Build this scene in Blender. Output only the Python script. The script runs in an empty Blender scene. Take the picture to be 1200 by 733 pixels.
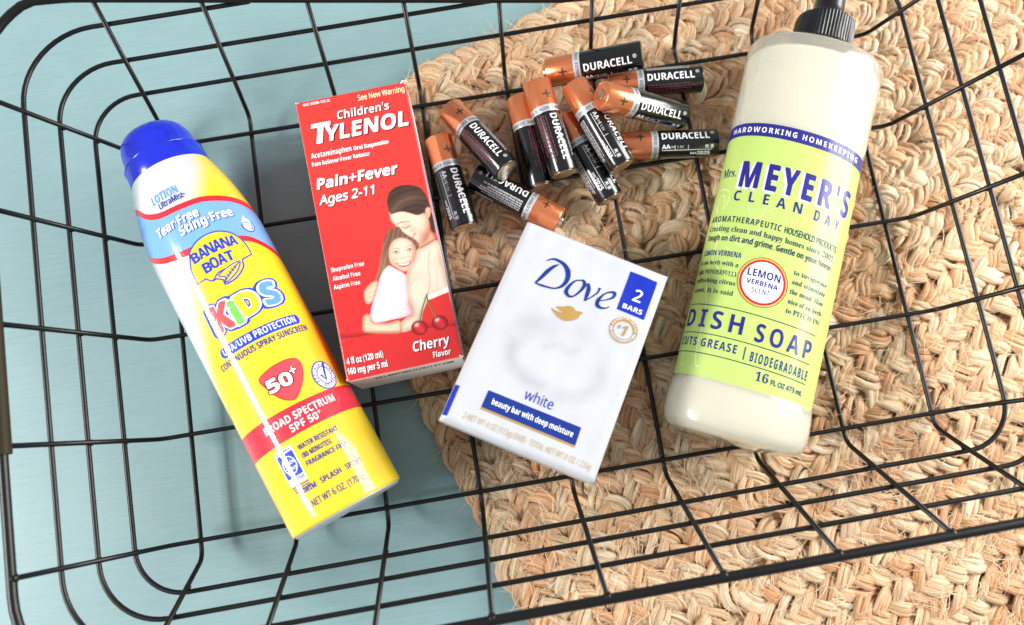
import bpy, bmesh, math, random
import numpy as np
from mathutils import Vector, Matrix, Euler
random.seed(7); rng = np.random.default_rng(7)
SC = bpy.context.scene
COL = SC.collection
MM = 0.001
ZF = 12.0            # height of the basket's wire floor above the table (mm)

# ------------------------------------------------------------------ camera
cam = bpy.data.cameras.new('camera')
cam.lens = 28.956; cam.sensor_width = 36.0; cam.sensor_fit = 'HORIZONTAL'
cam.clip_start = 0.01; cam.clip_end = 20
co = bpy.data.objects.new('camera', cam); COL.objects.link(co)
co.location = (-32.07*MM, -86.93*MM, (404.97+ZF)*MM)
co.rotation_euler = (0.1776, -0.0108, -0.157)
cam.dof.use_dof = True; cam.dof.focus_distance = 0.385; cam.dof.aperture_fstop = 6.5
SC.camera = co

# ------------------------------------------------------------------ world and lamps (two windows of a bright room)
world = bpy.data.worlds.new('World'); SC.world = world; world.use_nodes = True
bg = world.node_tree.nodes['Background']
bg.inputs[0].default_value = (0.93, 0.97, 1.0, 1); bg.inputs[1].default_value = 0.34

def lamp(name, loc, target, sx, sy, power, color=(1, 1, 1)):
    l = bpy.data.lights.new(name, 'AREA'); l.shape = 'RECTANGLE'; l.size = sx; l.size_y = sy
    l.energy = power; l.color = color
    o = bpy.data.objects.new(name, l); COL.objects.link(o)
    o.location = loc
    d = Vector(target)-Vector(loc)
    o.rotation_euler = d.to_track_quat('-Z', 'Y').to_euler()
    return o
lamp('window_light_left', (-1.17, -0.10, 0.86), (-.12, -.03, 0.05), 0.62, 0.22, 19.5, (1.0, 0.985, 0.96))
lamp('window_light_right', (0.95, 0.13, 0.44), (0.10, 0, 0.02), 0.66, 0.70, 18, (1.0, 0.985, 0.95))

SC.view_settings.view_transform = 'Standard'; SC.view_settings.look = 'None'
SC.view_settings.exposure = 0.34; SC.view_settings.gamma = 1.0; SC.view_settings.use_curve_mapping = False
SC.cycles.use_denoising = True

# ------------------------------------------------------------------ helpers
def lin(c):
    f = lambda v: v/12.92 if v <= 0.04045 else ((v+0.055)/1.055)**2.4
    return tuple(f(v/255.0) for v in c)

MATS = {}
def mat(name, rgb=None, rough=0.5, metal=0.0, coat=0.0, spec=0.5, sss=0.0, attr=False, build=None):
    if name in MATS: return MATS[name]
    m = bpy.data.materials.new(name); m.use_nodes = True; MATS[name] = m
    nt = m.node_tree; b = nt.nodes['Principled BSDF']
    if rgb is not None: b.inputs['Base Color'].default_value = (*lin(rgb), 1)
    b.inputs['Roughness'].default_value = rough; b.inputs['Metallic'].default_value = metal
    b.inputs['Coat Weight'].default_value = coat; b.inputs['Coat Roughness'].default_value = 0.06
    b.inputs['Specular IOR Level'].default_value = spec
    if sss:
        b.inputs['Subsurface Weight'].default_value = sss
        b.inputs['Subsurface Radius'].default_value = (1, .85, .6); b.inputs['Subsurface Scale'].default_value = 0.006
    if attr:
        a = nt.nodes.new('ShaderNodeAttribute'); a.attribute_name = 'Col'
        nt.links.new(a.outputs['Color'], b.inputs['Base Color'])
    if build: build(nt, b)
    return m

def link(o, parent=None):
    COL.objects.link(o)
    if parent is not None: o.parent = parent
    return o

def mesh_obj(name, V, F, m, parent=None, smooth=True, cols=None, uvs=None, sharp=None):
    """V in mm. cols: per-vertex linear rgb."""
    me = bpy.data.meshes.new(name)
    V = np.asarray(V, float)*MM
    me.from_pydata(V.tolist(), [], [tuple(f) for f in F])
    if cols is not None:
        ca = me.color_attributes.new('Col', 'FLOAT_COLOR', 'POINT')
        c4 = np.ones((len(V), 4), np.float32); c4[:, :3] = np.asarray(cols)
        ca.data.foreach_set('color', c4.ravel())
    if uvs is not None:
        ul = me.uv_layers.new(name='UVMap')
        li = np.zeros(len(me.loops), np.int32); me.loops.foreach_get('vertex_index', li)
        ul.data.foreach_set('uv', np.asarray(uvs, np.float32)[li].ravel())
    me.materials.append(m)
    if smooth: me.shade_smooth()
    if sharp: me.set_sharp_from_angle(angle=math.radians(sharp))
    me.update()
    o = bpy.data.objects.new(name, me)
    return link(o, parent)

def thing(name, label, cat, loc, rotz=0, group=None):
    o = bpy.data.objects.new(name, None); o.empty_display_size = 0.01
    link(o); o.location = [c*MM for c in loc]; o.rotation_euler = (0, 0, math.radians(rotz))
    o['label'] = label; o['category'] = cat
    if group: o['group'] = group
    return o

def tube(points, r, n=10, closed=False, cap=True):
    P = np.asarray(points, float); N = len(P)
    R = np.full(N, r) if np.isscalar(r) else np.asarray(r, float)
    if closed: T = np.roll(P, -1, 0)-np.roll(P, 1, 0)
    else: T = np.gradient(P, axis=0)
    T /= np.linalg.norm(T, axis=1)[:, None]
    up = np.array([0, 0, 1.0])
    if abs(T[0] @ up) > .9: up = np.array([1.0, 0, 0])
    a = up-T[0]*(up @ T[0]); a /= np.linalg.norm(a)
    V = []; ang = np.linspace(0, 2*np.pi, n, endpoint=False)
    for i in range(N):
        a = a-T[i]*(a @ T[i]); a /= np.linalg.norm(a); b = np.cross(T[i], a)
        V.append(P[i]+R[i]*(np.cos(ang)[:, None]*a+np.sin(ang)[:, None]*b))
    V = np.concatenate(V); F = []
    for i in range(N if closed else N-1):
        j = (i+1) % N
        for k in range(n):
            l = (k+1) % n
            F.append((i*n+k, i*n+l, j*n+l, j*n+k))
    if not closed and cap:
        F.append(tuple(range(n))[::-1]); F.append(tuple((N-1)*n+k for k in range(n)))
    return V, F

def bend_path(pts, rads, seg=6):
    """polyline with its inner corners rounded"""
    out = [np.array(pts[0], float)]
    for i in range(1, len(pts)-1):
        p0, p1, p2 = (np.array(pts[k], float) for k in (i-1, i, i+1))
        d0 = (p0-p1)/np.linalg.norm(p0-p1); d2 = (p2-p1)/np.linalg.norm(p2-p1)
        t = min(rads, .45*np.linalg.norm(p0-p1), .45*np.linalg.norm(p2-p1))
        a, b = p1+d0*t, p1+d2*t
        for s in np.linspace(0, 1, seg+1):
            out.append((1-s)**2*a+2*s*(1-s)*p1+s*s*b)
    out.append(np.array(pts[-1], float))
    return np.array(out)

def lathe(prof, n=64, rx=1.0, rz=1.0, zc=0.0, x0=0.0):
    """prof: list of (r, y); axis along local y at height zc"""
    th = np.linspace(0, 2*np.pi, n, endpoint=False); V = []; F = []
    for r, y in prof:
        V += [(x0+r*rx*math.sin(t), y, zc+r*rz*math.cos(t)) for t in th]
    m = len(prof)
    for i in range(m-1):
        for k in range(n):
            l = (k+1) % n
            F.append((i*n+k, i*n+l, (i+1)*n+l, (i+1)*n+k))
    F.append(tuple(range(n))[::-1]); F.append(tuple((m-1)*n+k for k in range(n)))
    return np.array(V), F

# ---- flat print: lettering and shapes laid on a surface through a map (x, y, height) -> local mm
def maths(s, up, lo, dg=None):
    o = ''
    for c in s:
        if 'A' <= c <= 'Z': o += chr(up+ord(c)-65)
        elif 'a' <= c <= 'z':
            o += '\u210e' if (lo == 0x1D44E and c == 'h') else chr(lo+ord(c)-97)
        elif '0' <= c <= '9' and dg: o += chr(dg+ord(c)-48)
        else: o += c
    return o
STY = {'sn': (0x1D5A0, 0x1D5BA, 0x1D7E2), 'sb': (0x1D5D4, 0x1D5EE, 0x1D7EC), 'serif': (0x1D400, 0x1D41A, 0x1D7CE), 'serifi': (0x1D434, 0x1D44E, 0x1D7CE)}
def styled(s, st): return maths(s.replace('·', '\u22c5').replace('•', '\u2219'), *STY[st]) if st in STY else s
def bundled_font():
    """Blender's own bundled maths font (holds bold, serif and sans letters); the built-in font finds the same glyphs, only slower"""
    try:
        import os
        p = os.path.join(bpy.utils.system_resource('DATAFILES', path='fonts'), 'NotoSansMath-Regular.woff2')
        return bpy.data.fonts.load(p) if os.path.exists(p) else None
    except Exception:
        return None
FONT = bundled_font()
def raw_text(s, st, shear=0.0, sp=1.0):
    c = bpy.data.curves.new('print', 'FONT'); c.body = styled(s, st); c.size = 1; c.shear = shear; c.resolution_u = 3; c.space_character = sp
    if FONT and st in STY: c.font = FONT
    o = bpy.data.objects.new('print', c); m = bpy.data.meshes.new_from_object(o)
    bpy.data.objects.remove(o); bpy.data.curves.remove(c)
    return m
CAPH = {}
def caph(st):
    if st not in CAPH:
        m = raw_text('H', st); ys = [v.co.y for v in m.vertices]; CAPH[st] = max(ys)-min(ys); bpy.data.meshes.remove(m)
    return CAPH[st]

class Printer:
    def __init__(s, mapfn, parent, sx=None, sy=None):
        s.map = mapfn; s.parent = parent; s.sx = sx; s.sy = sy
    def finish(s, bm, name, m, h, parent=None):
        if len(bm.verts) == 0: bm.free(); return None
        for ax, st in ((0, s.sx), (1, s.sy)):
            if not st: continue
            lo = min(v.co[ax] for v in bm.verts); hi = max(v.co[ax] for v in bm.verts)
            k = math.ceil(lo/st)
            while k*st < hi:
                pc = [0, 0, 0]; pn = [0, 0, 0]; pc[ax] = k*st; pn[ax] = 1
                bmesh.ops.bisect_plane(bm, geom=bm.verts[:]+bm.edges[:]+bm.faces[:], plane_co=pc, plane_no=pn, dist=1e-5)
                k += 1
        for f in bm.faces:
            if f.normal.z < 0: f.normal_flip()
        for v in bm.verts:
            v.co = Vector(s.map(v.co.x, v.co.y, h+v.co.z))*MM
        me = bpy.data.meshes.new(name); bm.to_mesh(me); bm.free(); me.materials.append(m)
        return link(bpy.data.objects.new(name, me), parent or s.parent)
    def text_bm(s, t, x, y, h, w, st, shear, off, ang, align, bm, xs=1.0, sp=1.0):
        m = raw_text(t, st, shear, sp); n = len(m.vertices)
        if n == 0: return
        V = np.zeros(n*3); m.vertices.foreach_get('co', V); V = V.reshape(-1, 3)
        sy = h/caph(st); x0, x1 = V[:, 0].min(), V[:, 0].max()
        sx = w/(x1-x0) if w else sy*xs
        X = (V[:, 0]-x0)*sx; Y = V[:, 1]*sy
        if align == 'C': X -= X.max()/2
        if align == 'R': X -= X.max()
        c, si = math.cos(math.radians(ang)), math.sin(math.radians(ang))
        f = off*sy; k = 0 if f == 0 else (4 if off < .04 else 12)
        # a bolder weight: the same letters laid a hair over each other, each copy a few microns higher
        for q, (ox, oy) in enumerate([(0, 0)]+[(f*math.cos(2*math.pi*j/k+.4), f*math.sin(2*math.pi*j/k+.4)) for j in range(k)]):
            vs = [bm.verts.new((x+c*(a+ox)-si*(b+oy), y+si*(a+ox)+c*(b+oy), q*.0025)) for a, b in zip(X, Y)]
            for p in m.polygons:
                try: bm.faces.new([vs[i] for i in p.vertices])
                except ValueError: pass
        bpy.data.meshes.remove(m)
    def text(s, t, x, y, h, m, w=None, st='sb', shear=0, off=0, ang=0, align='L', layer=3, name='lettering', parent=None, xs=1.0, sp=1.0):
        bm = bmesh.new(); s.text_bm(t, x, y, h, w, st, shear, off, ang, align, bm, xs, sp); bm.normal_update()
        return s.finish(bm, name, m, 0.05*layer, parent)
    def arc_text(s, t, cx, cy, r, a0, a1, h, m, st='sb', layer=3, inward=False, name='lettering', parent=None):
        bm = bmesh.new(); n = len(t)
        for i, ch in enumerate(t):
            a = math.radians(a0+(a1-a0)*(i/(n-1)))
            if ch != ' ':
                s.text_bm(ch, cx+r*math.cos(a), cy+r*math.sin(a), h, None, st, 0, 0, math.degrees(a)+(90 if inward else -90), 'C', bm)
        bm.normal_update()
        return s.finish(bm, name, m, 0.05*layer, parent)
    def poly(s, loops, m, layer=1, name='printed_shape', parent=None):
        c = bpy.data.curves.new('p', 'CURVE'); c.dimensions = '2D'; c.fill_mode = 'BOTH'
        if not hasattr(loops[0][0], '__len__'): loops = [loops]
        for L in loops:
            sp = c.splines.new('POLY'); sp.points.add(len(L)-1); sp.use_cyclic_u = True
            for q, a in zip(sp.points, L): q.co = (a[0], a[1], 0, 1)
        o = bpy.data.objects.new('p', c); me = bpy.data.meshes.new_from_object(o)
        bm = bmesh.new(); bm.from_mesh(me); bpy.data.meshes.remove(me); bpy.data.objects.remove(o); bpy.data.curves.remove(c)
        bm.normal_update()
        return s.finish(bm, name, m, 0.05*layer, parent)
    def strokes(s, lines, wd, m, layer=2, name='printed_line', parent=None):
        bm = bmesh.new()
        for L in lines:
            P = np.asarray(L, float); T = np.gradient(P, axis=0); T /= np.linalg.norm(T, axis=1)[:, None]
            N = np.stack([-T[:, 1], T[:, 0]], 1)*wd/2
            a = [bm.verts.new((*q, 0)) for q in P+N]; b = [bm.verts.new((*q, 0)) for q in P-N]
            for i in range(len(P)-1): bm.faces.new((b[i], b[i+1], a[i+1], a[i]))
        bm.normal_update()
        return s.finish(bm, name, m, 0.05*layer, parent)

def ell(cx, cy, rx, ry=None, n=40, a0=0, a1=360, rot=0):
    ry = rx if ry is None else ry; c, s = math.cos(math.radians(rot)), math.sin(math.radians(rot))
    full = abs(a1-a0) >= 360
    A = np.radians(np.linspace(a0, a1, n, endpoint=not full))
    return [(cx+c*rx*math.cos(a)-s*ry*math.sin(a), cy+s*rx*math.cos(a)+c*ry*math.sin(a)) for a in A]
def smooth(pts, k=5, closed=True):
    """Catmull-Rom through the points"""
    P = np.asarray(pts, float); n = len(P); out = []
    rngi = range(n) if closed else range(n-1)
    for i in rngi:
        if closed: a, b, c, d = P[i-1], P[i], P[(i+1) % n], P[(i+2) % n]
        else: a, b, c, d = P[max(i-1, 0)], P[i], P[i+1], P[min(i+2, n-1)]
        for t in np.linspace(0, 1, k, endpoint=False):
            out.append(tuple(.5*((2*b)+(-a+c)*t+(2*a-5*b+4*c-d)*t*t+(-a+3*b-3*c+d)*t**3)))
    if not closed: out.append(tuple(P[-1]))
    return out
def rect(x0, y0, x1, y1): return [(x0, y0), (x1, y0), (x1, y1), (x0, y1)]
def sstep(a, b, x):
    t = np.clip((x-a)/(b-a), 0, 1); return t*t*(3-2*t)

# ------------------------------------------------------------------ the tabletop
def table_nodes(nt, b):
    N = nt.nodes; L = nt.links
    tc = N.new('ShaderNodeTexCoord'); mp = N.new('ShaderNodeMapping'); mp.inputs['Rotation'].default_value = (0, 0, math.radians(8)); mp.inputs['Scale'].default_value = (14, 300, 1)
    L.new(tc.outputs['Object'], mp.inputs['Vector'])
    n1 = N.new('ShaderNodeTexNoise'); n1.inputs['Scale'].default_value = 3.0; n1.inputs['Detail'].default_value = 6; L.new(mp.outputs[0], n1.inputs['Vector'])
    n2 = N.new('ShaderNodeTexNoise'); n2.inputs['Scale'].default_value = 14.0; n2.inputs['Detail'].default_value = 4; L.new(tc.outputs['Object'], n2.inputs['Vector'])
    r = N.new('ShaderNodeValToRGB'); r.color_ramp.elements[0].position = .3; r.color_ramp.elements[1].position = .75
    r.color_ramp.elements[0].color = (*lin((124, 154, 157)), 1); r.color_ramp.elements[1].color = (*lin((143, 173, 176)), 1)
    mx = N.new('ShaderNodeMix'); mx.inputs[0].default_value = .5; L.new(n1.outputs[0], mx.inputs[2]); L.new(n2.outputs[0], mx.inputs[3])
    L.new(mx.outputs[0], r.inputs[0]); L.new(r.outputs[0], b.inputs['Base Color'])
    bp = N.new('ShaderNodeBump'); bp.inputs['Strength'].default_value = .14; bp.inputs['Distance'].default_value = .0005
    L.new(n1.outputs[0], bp.inputs['Height']); L.new(bp.outputs[0], b.inputs['Normal'])
M_TABLE = mat('painted_wood_teal', (150, 186, 188), rough=.42, build=table_nodes)
bm = bmesh.new(); bmesh.ops.create_cube(bm, size=1)
for v in bm.verts: v.co = Vector((v.co.x*1.5, v.co.y*1.1, v.co.z*.03-.015))
bmesh.ops.bevel(bm, geom=bm.edges[:], offset=.004, segments=2, affect='EDGES')
me = bpy.data.meshes.new('tabletop'); bm.to_mesh(me); bm.free(); me.materials.append(M_TABLE)
o = link(bpy.data.objects.new('tabletop', me)); o['kind'] = 'structure'

# ------------------------------------------------------------------ braided jute rug
def jute_nodes(nt, b):
    N = nt.nodes; L = nt.links
    at = N.new('ShaderNodeAttribute'); at.attribute_name = 'Col'
    uv = N.new('ShaderNodeUVMap'); mp = N.new('ShaderNodeMapping'); mp.inputs['Scale'].default_value = (.06, 34, 1); L.new(uv.outputs[0], mp.inputs[0])
    n = N.new('ShaderNodeTexNoise'); n.inputs['Scale'].default_value = 1.0; n.inputs['Detail'].default_value = 5; n.inputs['Roughness'].default_value = .7; L.new(mp.outputs[0], n.inputs['Vector'])
    cr = N.new('ShaderNodeValToRGB'); cr.color_ramp.elements[0].position = .30; cr.color_ramp.elements[1].position = .68
    cr.color_ramp.elements[0].color = (.42, .31, .21, 1); cr.color_ramp.elements[1].color = (1.2, 1.2, 1.2, 1); L.new(n.outputs[0], cr.inputs[0])
    mx = N.new('ShaderNodeMix'); mx.data_type = 'RGBA'; mx.blend_type = 'MULTIPLY'; mx.inputs[0].default_value = 1
    L.new(at.outputs['Color'], mx.inputs[6]); L.new(cr.outputs[0], mx.inputs[7]); L.new(mx.outputs[2], b.inputs['Base Color'])
    bp = N.new('ShaderNodeBump'); bp.inputs['Strength'].default_value = .9; bp.inputs['Distance'].default_value = .0008
    L.new(n.outputs[0], bp.inputs['Height']); L.new(bp.outputs[0], b.inputs['Normal'])
M_JUTE = mat('jute', rough=.62, spec=.35, build=jute_nodes)
M_FIBRE = mat('jute_fibre', rough=.6, spec=.4, attr=True)
rug = thing('jute_rug', 'braided natural jute rug with frayed loose fibres under the wire basket', 'rug', (0, 0, 0))
E0 = np.array([-53.2, -93.8]); RA = math.radians(18.0); RX = np.array([math.cos(RA), math.sin(RA)]); RY = np.array([-RX[1], RX[0]])
HW, LEN, CR, ROW = 203.0, 520.0, 85.0, 16.8
def rug_loop(d):
    """centre line of the braid row at inset d, as points every ~1.6 mm; local frame -> world xy"""
    x0, x1, y0, y1 = d, LEN-d, -HW+d, HW-d; r = max(CR-d, 10.0); r = min(r, (y1-y0)/2-.01)
    pts = []
    for cx, cy, a0 in ((x1-r, y1-r, 0), (x0+r, y1-r, 90), (x0+r, y0+r, 180), (x1-r, y0+r, 270)):
        for a in np.linspace(a0, a0+90, 24): pts.append((cx+r*math.cos(math.radians(a)), cy+r*math.sin(math.radians(a))))
    P = np.array(pts+[pts[0]]); s = np.concatenate([[0], np.cumsum(np.hypot(*np.diff(P, axis=0).T))])
    n = int(s[-1]/1.9); t = np.linspace(0, s[-1], n, endpoint=False)
    Q = np.stack([np.interp(t, s, P[:, 0]), np.interp(t, s, P[:, 1])], 1)
    # slight hand-made waviness
    ph = rng.uniform(0, 6.28, 4); w = sum(.55*np.sin(2*np.pi*t/s[-1]*k+p_) for k, p_ in zip((5, 9, 14, 23), ph))
    T = np.roll(Q, -1, 0)-np.roll(Q, 1, 0); T /= np.linalg.norm(T, axis=1)[:, None]; Nn = np.stack([-T[:, 1], T[:, 0]], 1)
    Q = Q+Nn*w[:, None]
    return E0+Q[:, :1]*RX+Q[:, 1:]*RY, t, s[-1]
JPAL = [lin(c) for c in ((246, 222, 186), (238, 202, 160), (224, 172, 127), (240, 192, 148), (212, 156, 110), (230, 212, 180), (250, 236, 210))]
surf_pts = []      # places for loose fibres
def vnoise(n, step, lo, hi):
    k = max(int(n/step)+3, 4); a = rng.uniform(lo, hi, k); x = np.linspace(0, k-1.001, n)
    i = x.astype(int); f = x-i; f = f*f*(3-2*f); return a[i]*(1-f)+a[i+1]*f
d = ROW/2
while d < HW-6:
    C2, t, tot = rug_loop(d); n = len(t)
    T = np.roll(C2, -1, 0)-np.roll(C2, 1, 0); T /= np.linalg.norm(T, axis=1)[:, None]; Nn = np.stack([-T[:, 1], T[:, 0]], 1)
    per = tot/max(1, round(tot/31.0)); row = bpy.data.objects.new('braid', None); row.empty_display_size = .01; link(row, rug)
    for k in range(3):
        jit = vnoise(n, 16, -.28, .28); jit[-20:] *= np.linspace(1, 0, 20); jit[:20] *= np.linspace(0, 1, 20)
        ph = 2*np.pi*t/per+2*np.pi*k/3+jit
        lat = 5.4*np.sin(ph)*vnoise(n, 14, .85, 1.15); z = 4.7+1.6*np.sin(2*ph+.25)+vnoise(n, 12, -.5, .5)
        P = np.concatenate([C2+Nn*lat[:, None], z[:, None]], 1)
        TT = np.roll(P, -1, 0)-np.roll(P, 1, 0); TT /= np.linalg.norm(TT, axis=1)[:, None]
        # flattened strand: wide across, thin in height, pinched where it dives under
        side = np.stack([-TT[:, 1], TT[:, 0], np.zeros(n)], 1); side /= np.linalg.norm(side, axis=1)[:, None]
        roll = .35*np.cos(ph)+vnoise(n, 9, -.25, .25); nu = np.cross(TT, side)
        A = side*np.cos(roll)[:, None]+nu*np.sin(roll)[:, None]; B = np.cross(TT, A)
        up = np.sin(2*ph+.25)
        wd = (5.3+.9*up)*vnoise(n, 9, .78, 1.18); hg = (2.2+.3*up)*vnoise(n, 8, .8, 1.2)
        pal = np.array(JPAL)
        lobes = np.floor(ph/np.pi+.1).astype(int)-int(np.floor(ph.min()/np.pi)); lc = pal[rng.integers(0, 7, lobes.max()+2)]*rng.uniform(.82, 1.1, (lobes.max()+2, 1))
        NB, NS = 6, 6; ang = np.linspace(0, 2*np.pi, NS, endpoint=False); VV = []; FF = []; CCo = []; UU = []
        for sb_ in range(NB):
            pos = -.80+1.6*sb_/(NB-1)+vnoise(n, 9, -.34, .34)          # place of the bundle across the strand
            crown = np.sqrt(np.clip(1-pos*pos, .05, 1))
            Pb = P+A*(wd*pos)[:, None]+B*(hg*(crown-.55)+vnoise(n, 7, -.35, .35))[:, None]
            bw = wd*.30*vnoise(n, 8, .75, 1.35); bh = hg*.62*vnoise(n, 8, .7, 1.25)
            gro = np.stack([vnoise(n, 14, .82, 1.12) for _ in ang], 1)
            V = Pb[:, None, :]+(np.cos(ang)*gro)[:, :, None]*(A*bw[:, None])[:, None, :]+(np.sin(ang)*gro)[:, :, None]*(B*bh[:, None])[:, None, :]
            V[:, :, 2] = np.maximum(V[:, :, 2], .25)
            idx = np.arange(n*NS).reshape(n, NS)+sb_*n*NS; nx = np.roll(idx, -1, 0)
            FF.append(np.stack([idx, np.roll(idx, -1, 1), np.roll(nx, -1, 1), nx], -1).reshape(-1, 4)); VV.append(V.reshape(-1, 3))
            m1 = vnoise(n, 16, 0, 1)[:, None]; ca = pal[rng.integers(0, 7)]*(1-m1)+pal[rng.integers(0, 7)]*m1
            CCo.append(np.repeat((.5*ca+.5*lc[lobes])*vnoise(n, 10, .86, 1.12)[:, None], NS, 0))
            U = np.stack([np.repeat(t, NS), np.tile(np.abs(np.arange(NS)/NS-.5)*.34, n)+sb_*3.3+k*31+d], 1); UU.append(U)
        mesh_obj('strand', np.concatenate(VV), np.concatenate(FF).tolist(), M_JUTE, row, True, np.concatenate(CCo), np.concatenate(UU))
        sel = np.where(up > .2)[0]
        pick = rng.choice(sel, len(sel)//2)
        for i in pick: surf_pts.append((P[i]+[0, 0, hg[i]*.8], TT[i], A[i]*wd[i]))
    d += ROW
BK, _, _ = rug_loop(6.0); nb_ = len(BK)
V = [(x, y, .3) for x, y in BK]+[(x, y, 3.0) for x, y in BK]
F = [(i, (i+1) % nb_, nb_+(i+1) % nb_, nb_+i) for i in range(nb_)]+[tuple(range(nb_))[::-1], tuple(range(nb_, 2*nb_))]
mesh_obj('backing', V, F, mat('jute_backing', (150, 104, 66), rough=.9), rug, False)
# loose fibres sticking out of the braids
def fibres(name, items, parent):
    p0 = np.array([i[0] for i in items]); dd = np.array([i[1] for i in items], float); dd /= np.linalg.norm(dd, axis=1)[:, None]
    ln, curl, lift, wdt = (np.array([i[k] for i in items])[:, None] for k in (2, 3, 4, 5)); cc = np.array([i[6] for i in items])
    sd = np.stack([dd[:, 1], -dd[:, 0], 0*dd[:, 0]], 1); K = 5; n = len(items); V = np.zeros((n, K, 3, 3)); upv = np.array([0, 0, 1.0])
    for i in range(K):
        s = i/(K-1); q = p0+dd*ln*s+sd*curl*s*s*ln+upv*(lift*s*(1-s*.75))*ln; q[:, 2] = np.maximum(q[:, 2], .4); w = wdt*(1-.7*s)
        V[:, i, 0] = q+sd*w; V[:, i, 1] = q-sd*w; V[:, i, 2] = q+upv*w*1.2
    base = (np.arange(n)*K*3)[:, None, None]+(np.arange(K-1)*3)[None, :, None]
    F = np.concatenate([base+np.array(f) for f in ((0, 1, 4, 3), (1, 2, 5, 4), (2, 0, 3, 5))], 1).reshape(-1, 4)
    o = mesh_obj(name, V.reshape(-1, 3), F.tolist(), M_FIBRE, parent, True, np.repeat(cc, K*3, 0)); o['kind'] = 'stuff'; return o
items = []
for i in rng.integers(0, len(surf_pts), 30000):
    p, tt, a = surf_pts[i]
    if not (-150 < p[0] < 330 and -240 < p[1] < 230): continue
    ang = rng.normal(0, .75); c, s = math.cos(ang), math.sin(ang)
    dr = np.array([tt[0]*c-tt[1]*s, tt[0]*s+tt[1]*c, 0])*(1 if rng.random() < .5 else -1)
    items.append((p+a*rng.uniform(-.9, .9)-np.array([0, 0, .5]), dr, rng.uniform(4, 13), rng.normal(0, .3), rng.uniform(.0, .9), rng.uniform(.09, .25), np.array(JPAL[(0, 1, 3, 5, 6, 6, 0)[rng.integers(0, 7)]])*rng.uniform(.9, 1.1)))
C2, t, tot = rug_loop(1.0)
T = np.roll(C2, -1, 0)-np.roll(C2, 1, 0); T /= np.linalg.norm(T, axis=1)[:, None]
for i in rng.integers(0, len(t), 1500):   # frayed outer edge
    outn = np.array([T[i, 1], -T[i, 0]]); ang = rng.normal(0, .9); c, s = math.cos(ang), math.sin(ang)
    dr = np.array([outn[0]*c-outn[1]*s, outn[0]*s+outn[1]*c, 0])
    items.append((np.array([*(C2[i]-outn*rng.uniform(0, 6)), rng.uniform(.8, 6)]), dr, rng.uniform(3, 11), rng.normal(0, .35), rng.uniform(-.3, .9), rng.uniform(.06, .15), np.array(JPAL[rng.integers(0, 7)])))
fibres('loose_fibres', items, rug)

# ------------------------------------------------------------------ wire basket
def wire_nodes(nt, b):
    N = nt.nodes; L = nt.links
    tc = N.new('ShaderNodeTexCoord'); n = N.new('ShaderNodeTexNoise'); n.inputs['Scale'].default_value = 420; n.inputs['Detail'].default_value = 2; L.new(tc.outputs['Object'], n.inputs['Vector'])
    bp = N.new('ShaderNodeBump'); bp.inputs['Strength'].default_value = .15; bp.inputs['Distance'].default_value = .0003; L.new(n.outputs[0], bp.inputs['Height']); L.new(bp.outputs[0], b.inputs['Normal'])
M_WIRE = mat('black_enamel_wire', (13, 12, 13), rough=.4, spec=.35, coat=.08, build=wire_nodes)
M_GRIP = mat('olive_brown_enamel', (44, 37, 18), rough=.6, spec=.25)
basket = thing('wire_basket', 'black wire basket with flared grid sides holding all the products', 'basket', (0, 0, ZF))
WX, WY = 45.0, 49.736
mL, mR, mB, mT = 14.4, 13.24, 7.37, 11.57
fL, fR, fB, fT = .369, .429, .464, .452
LV = [19.5, 38.4, 57.2]; ZR = 78.3
CXO = [(0.19, -0.14), (0.03, -0.3), (0.0, 0.54), (-0.38, -0.23), (-0.42, 0.2), (0.43, 0.54), (0.76, 0.56), (-0.61, -0.79), (0.12, -0.02)]
LYO = [(0.61, 1.79), (-0.6, 1.31), (-0.47, 0.93), (0.36, 1.01), (0.13, 1.13)]
SK = (-2.08, -0.43, 1.57, 2.55)
LF = [(0.15, 0.36, -0.56, 0.19), (0.78, 0.53, -0.62, 0.0), (1.21, 0.1, -0.59, 0.08), (0.57, 0.19, -0.32, 0.0)]
gx = lambda i, y: (i-5)*WX+CXO[i-1][0]+CXO[i-1][1]*y/100
gy = lambda k, x: (2-k)*WY+LYO[k][0]+LYO[k][1]*x/100
eL = lambda y: -4*WX-mL+SK[0]*y/100
eR = lambda y: 4*WX+mR+SK[1]*y/100
eB = lambda x: -2*WY-mB+SK[2]*x/100
eT = lambda x: 2*WY+mT+SK[3]*x/100
def rim_h(x):     # the far side of the rim dips to a scoop
    return float(np.interp(x, [-205, -196, 35, 90, 205], [ZR-2, 73, 34, 34, 62]))
WR = 1.12
for i in range(1, 10):
    xb, xt = gx(i, -105), gx(i, 105); zt = min(rim_h(xt), ZR)
    pts = [(xb, eB(xb)-fB*ZR, ZR-1.0), (xb, eB(xb), -WR), (xt, eT(xt), -WR), (xt, eT(xt)+fT*zt, zt-1.0)]
    V, F = tube(bend_path(pts, 5.0), WR, 10); mesh_obj('crosswise_wire', V, F, M_WIRE, basket)
for k in range(5):
    yl, yr = gy(k, -190), gy(k, 190)
    pts = [(eL(yl)-fL*ZR, yl, ZR-1.0), (eL(yl), yl, WR), (eR(yr), yr, WR), (eR(yr)+fR*ZR, yr, ZR-1.0)]
    V, F = tube(bend_path(pts, 5.0), WR, 10); mesh_obj('lengthwise_wire', V, F, M_WIRE, basket)
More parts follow.
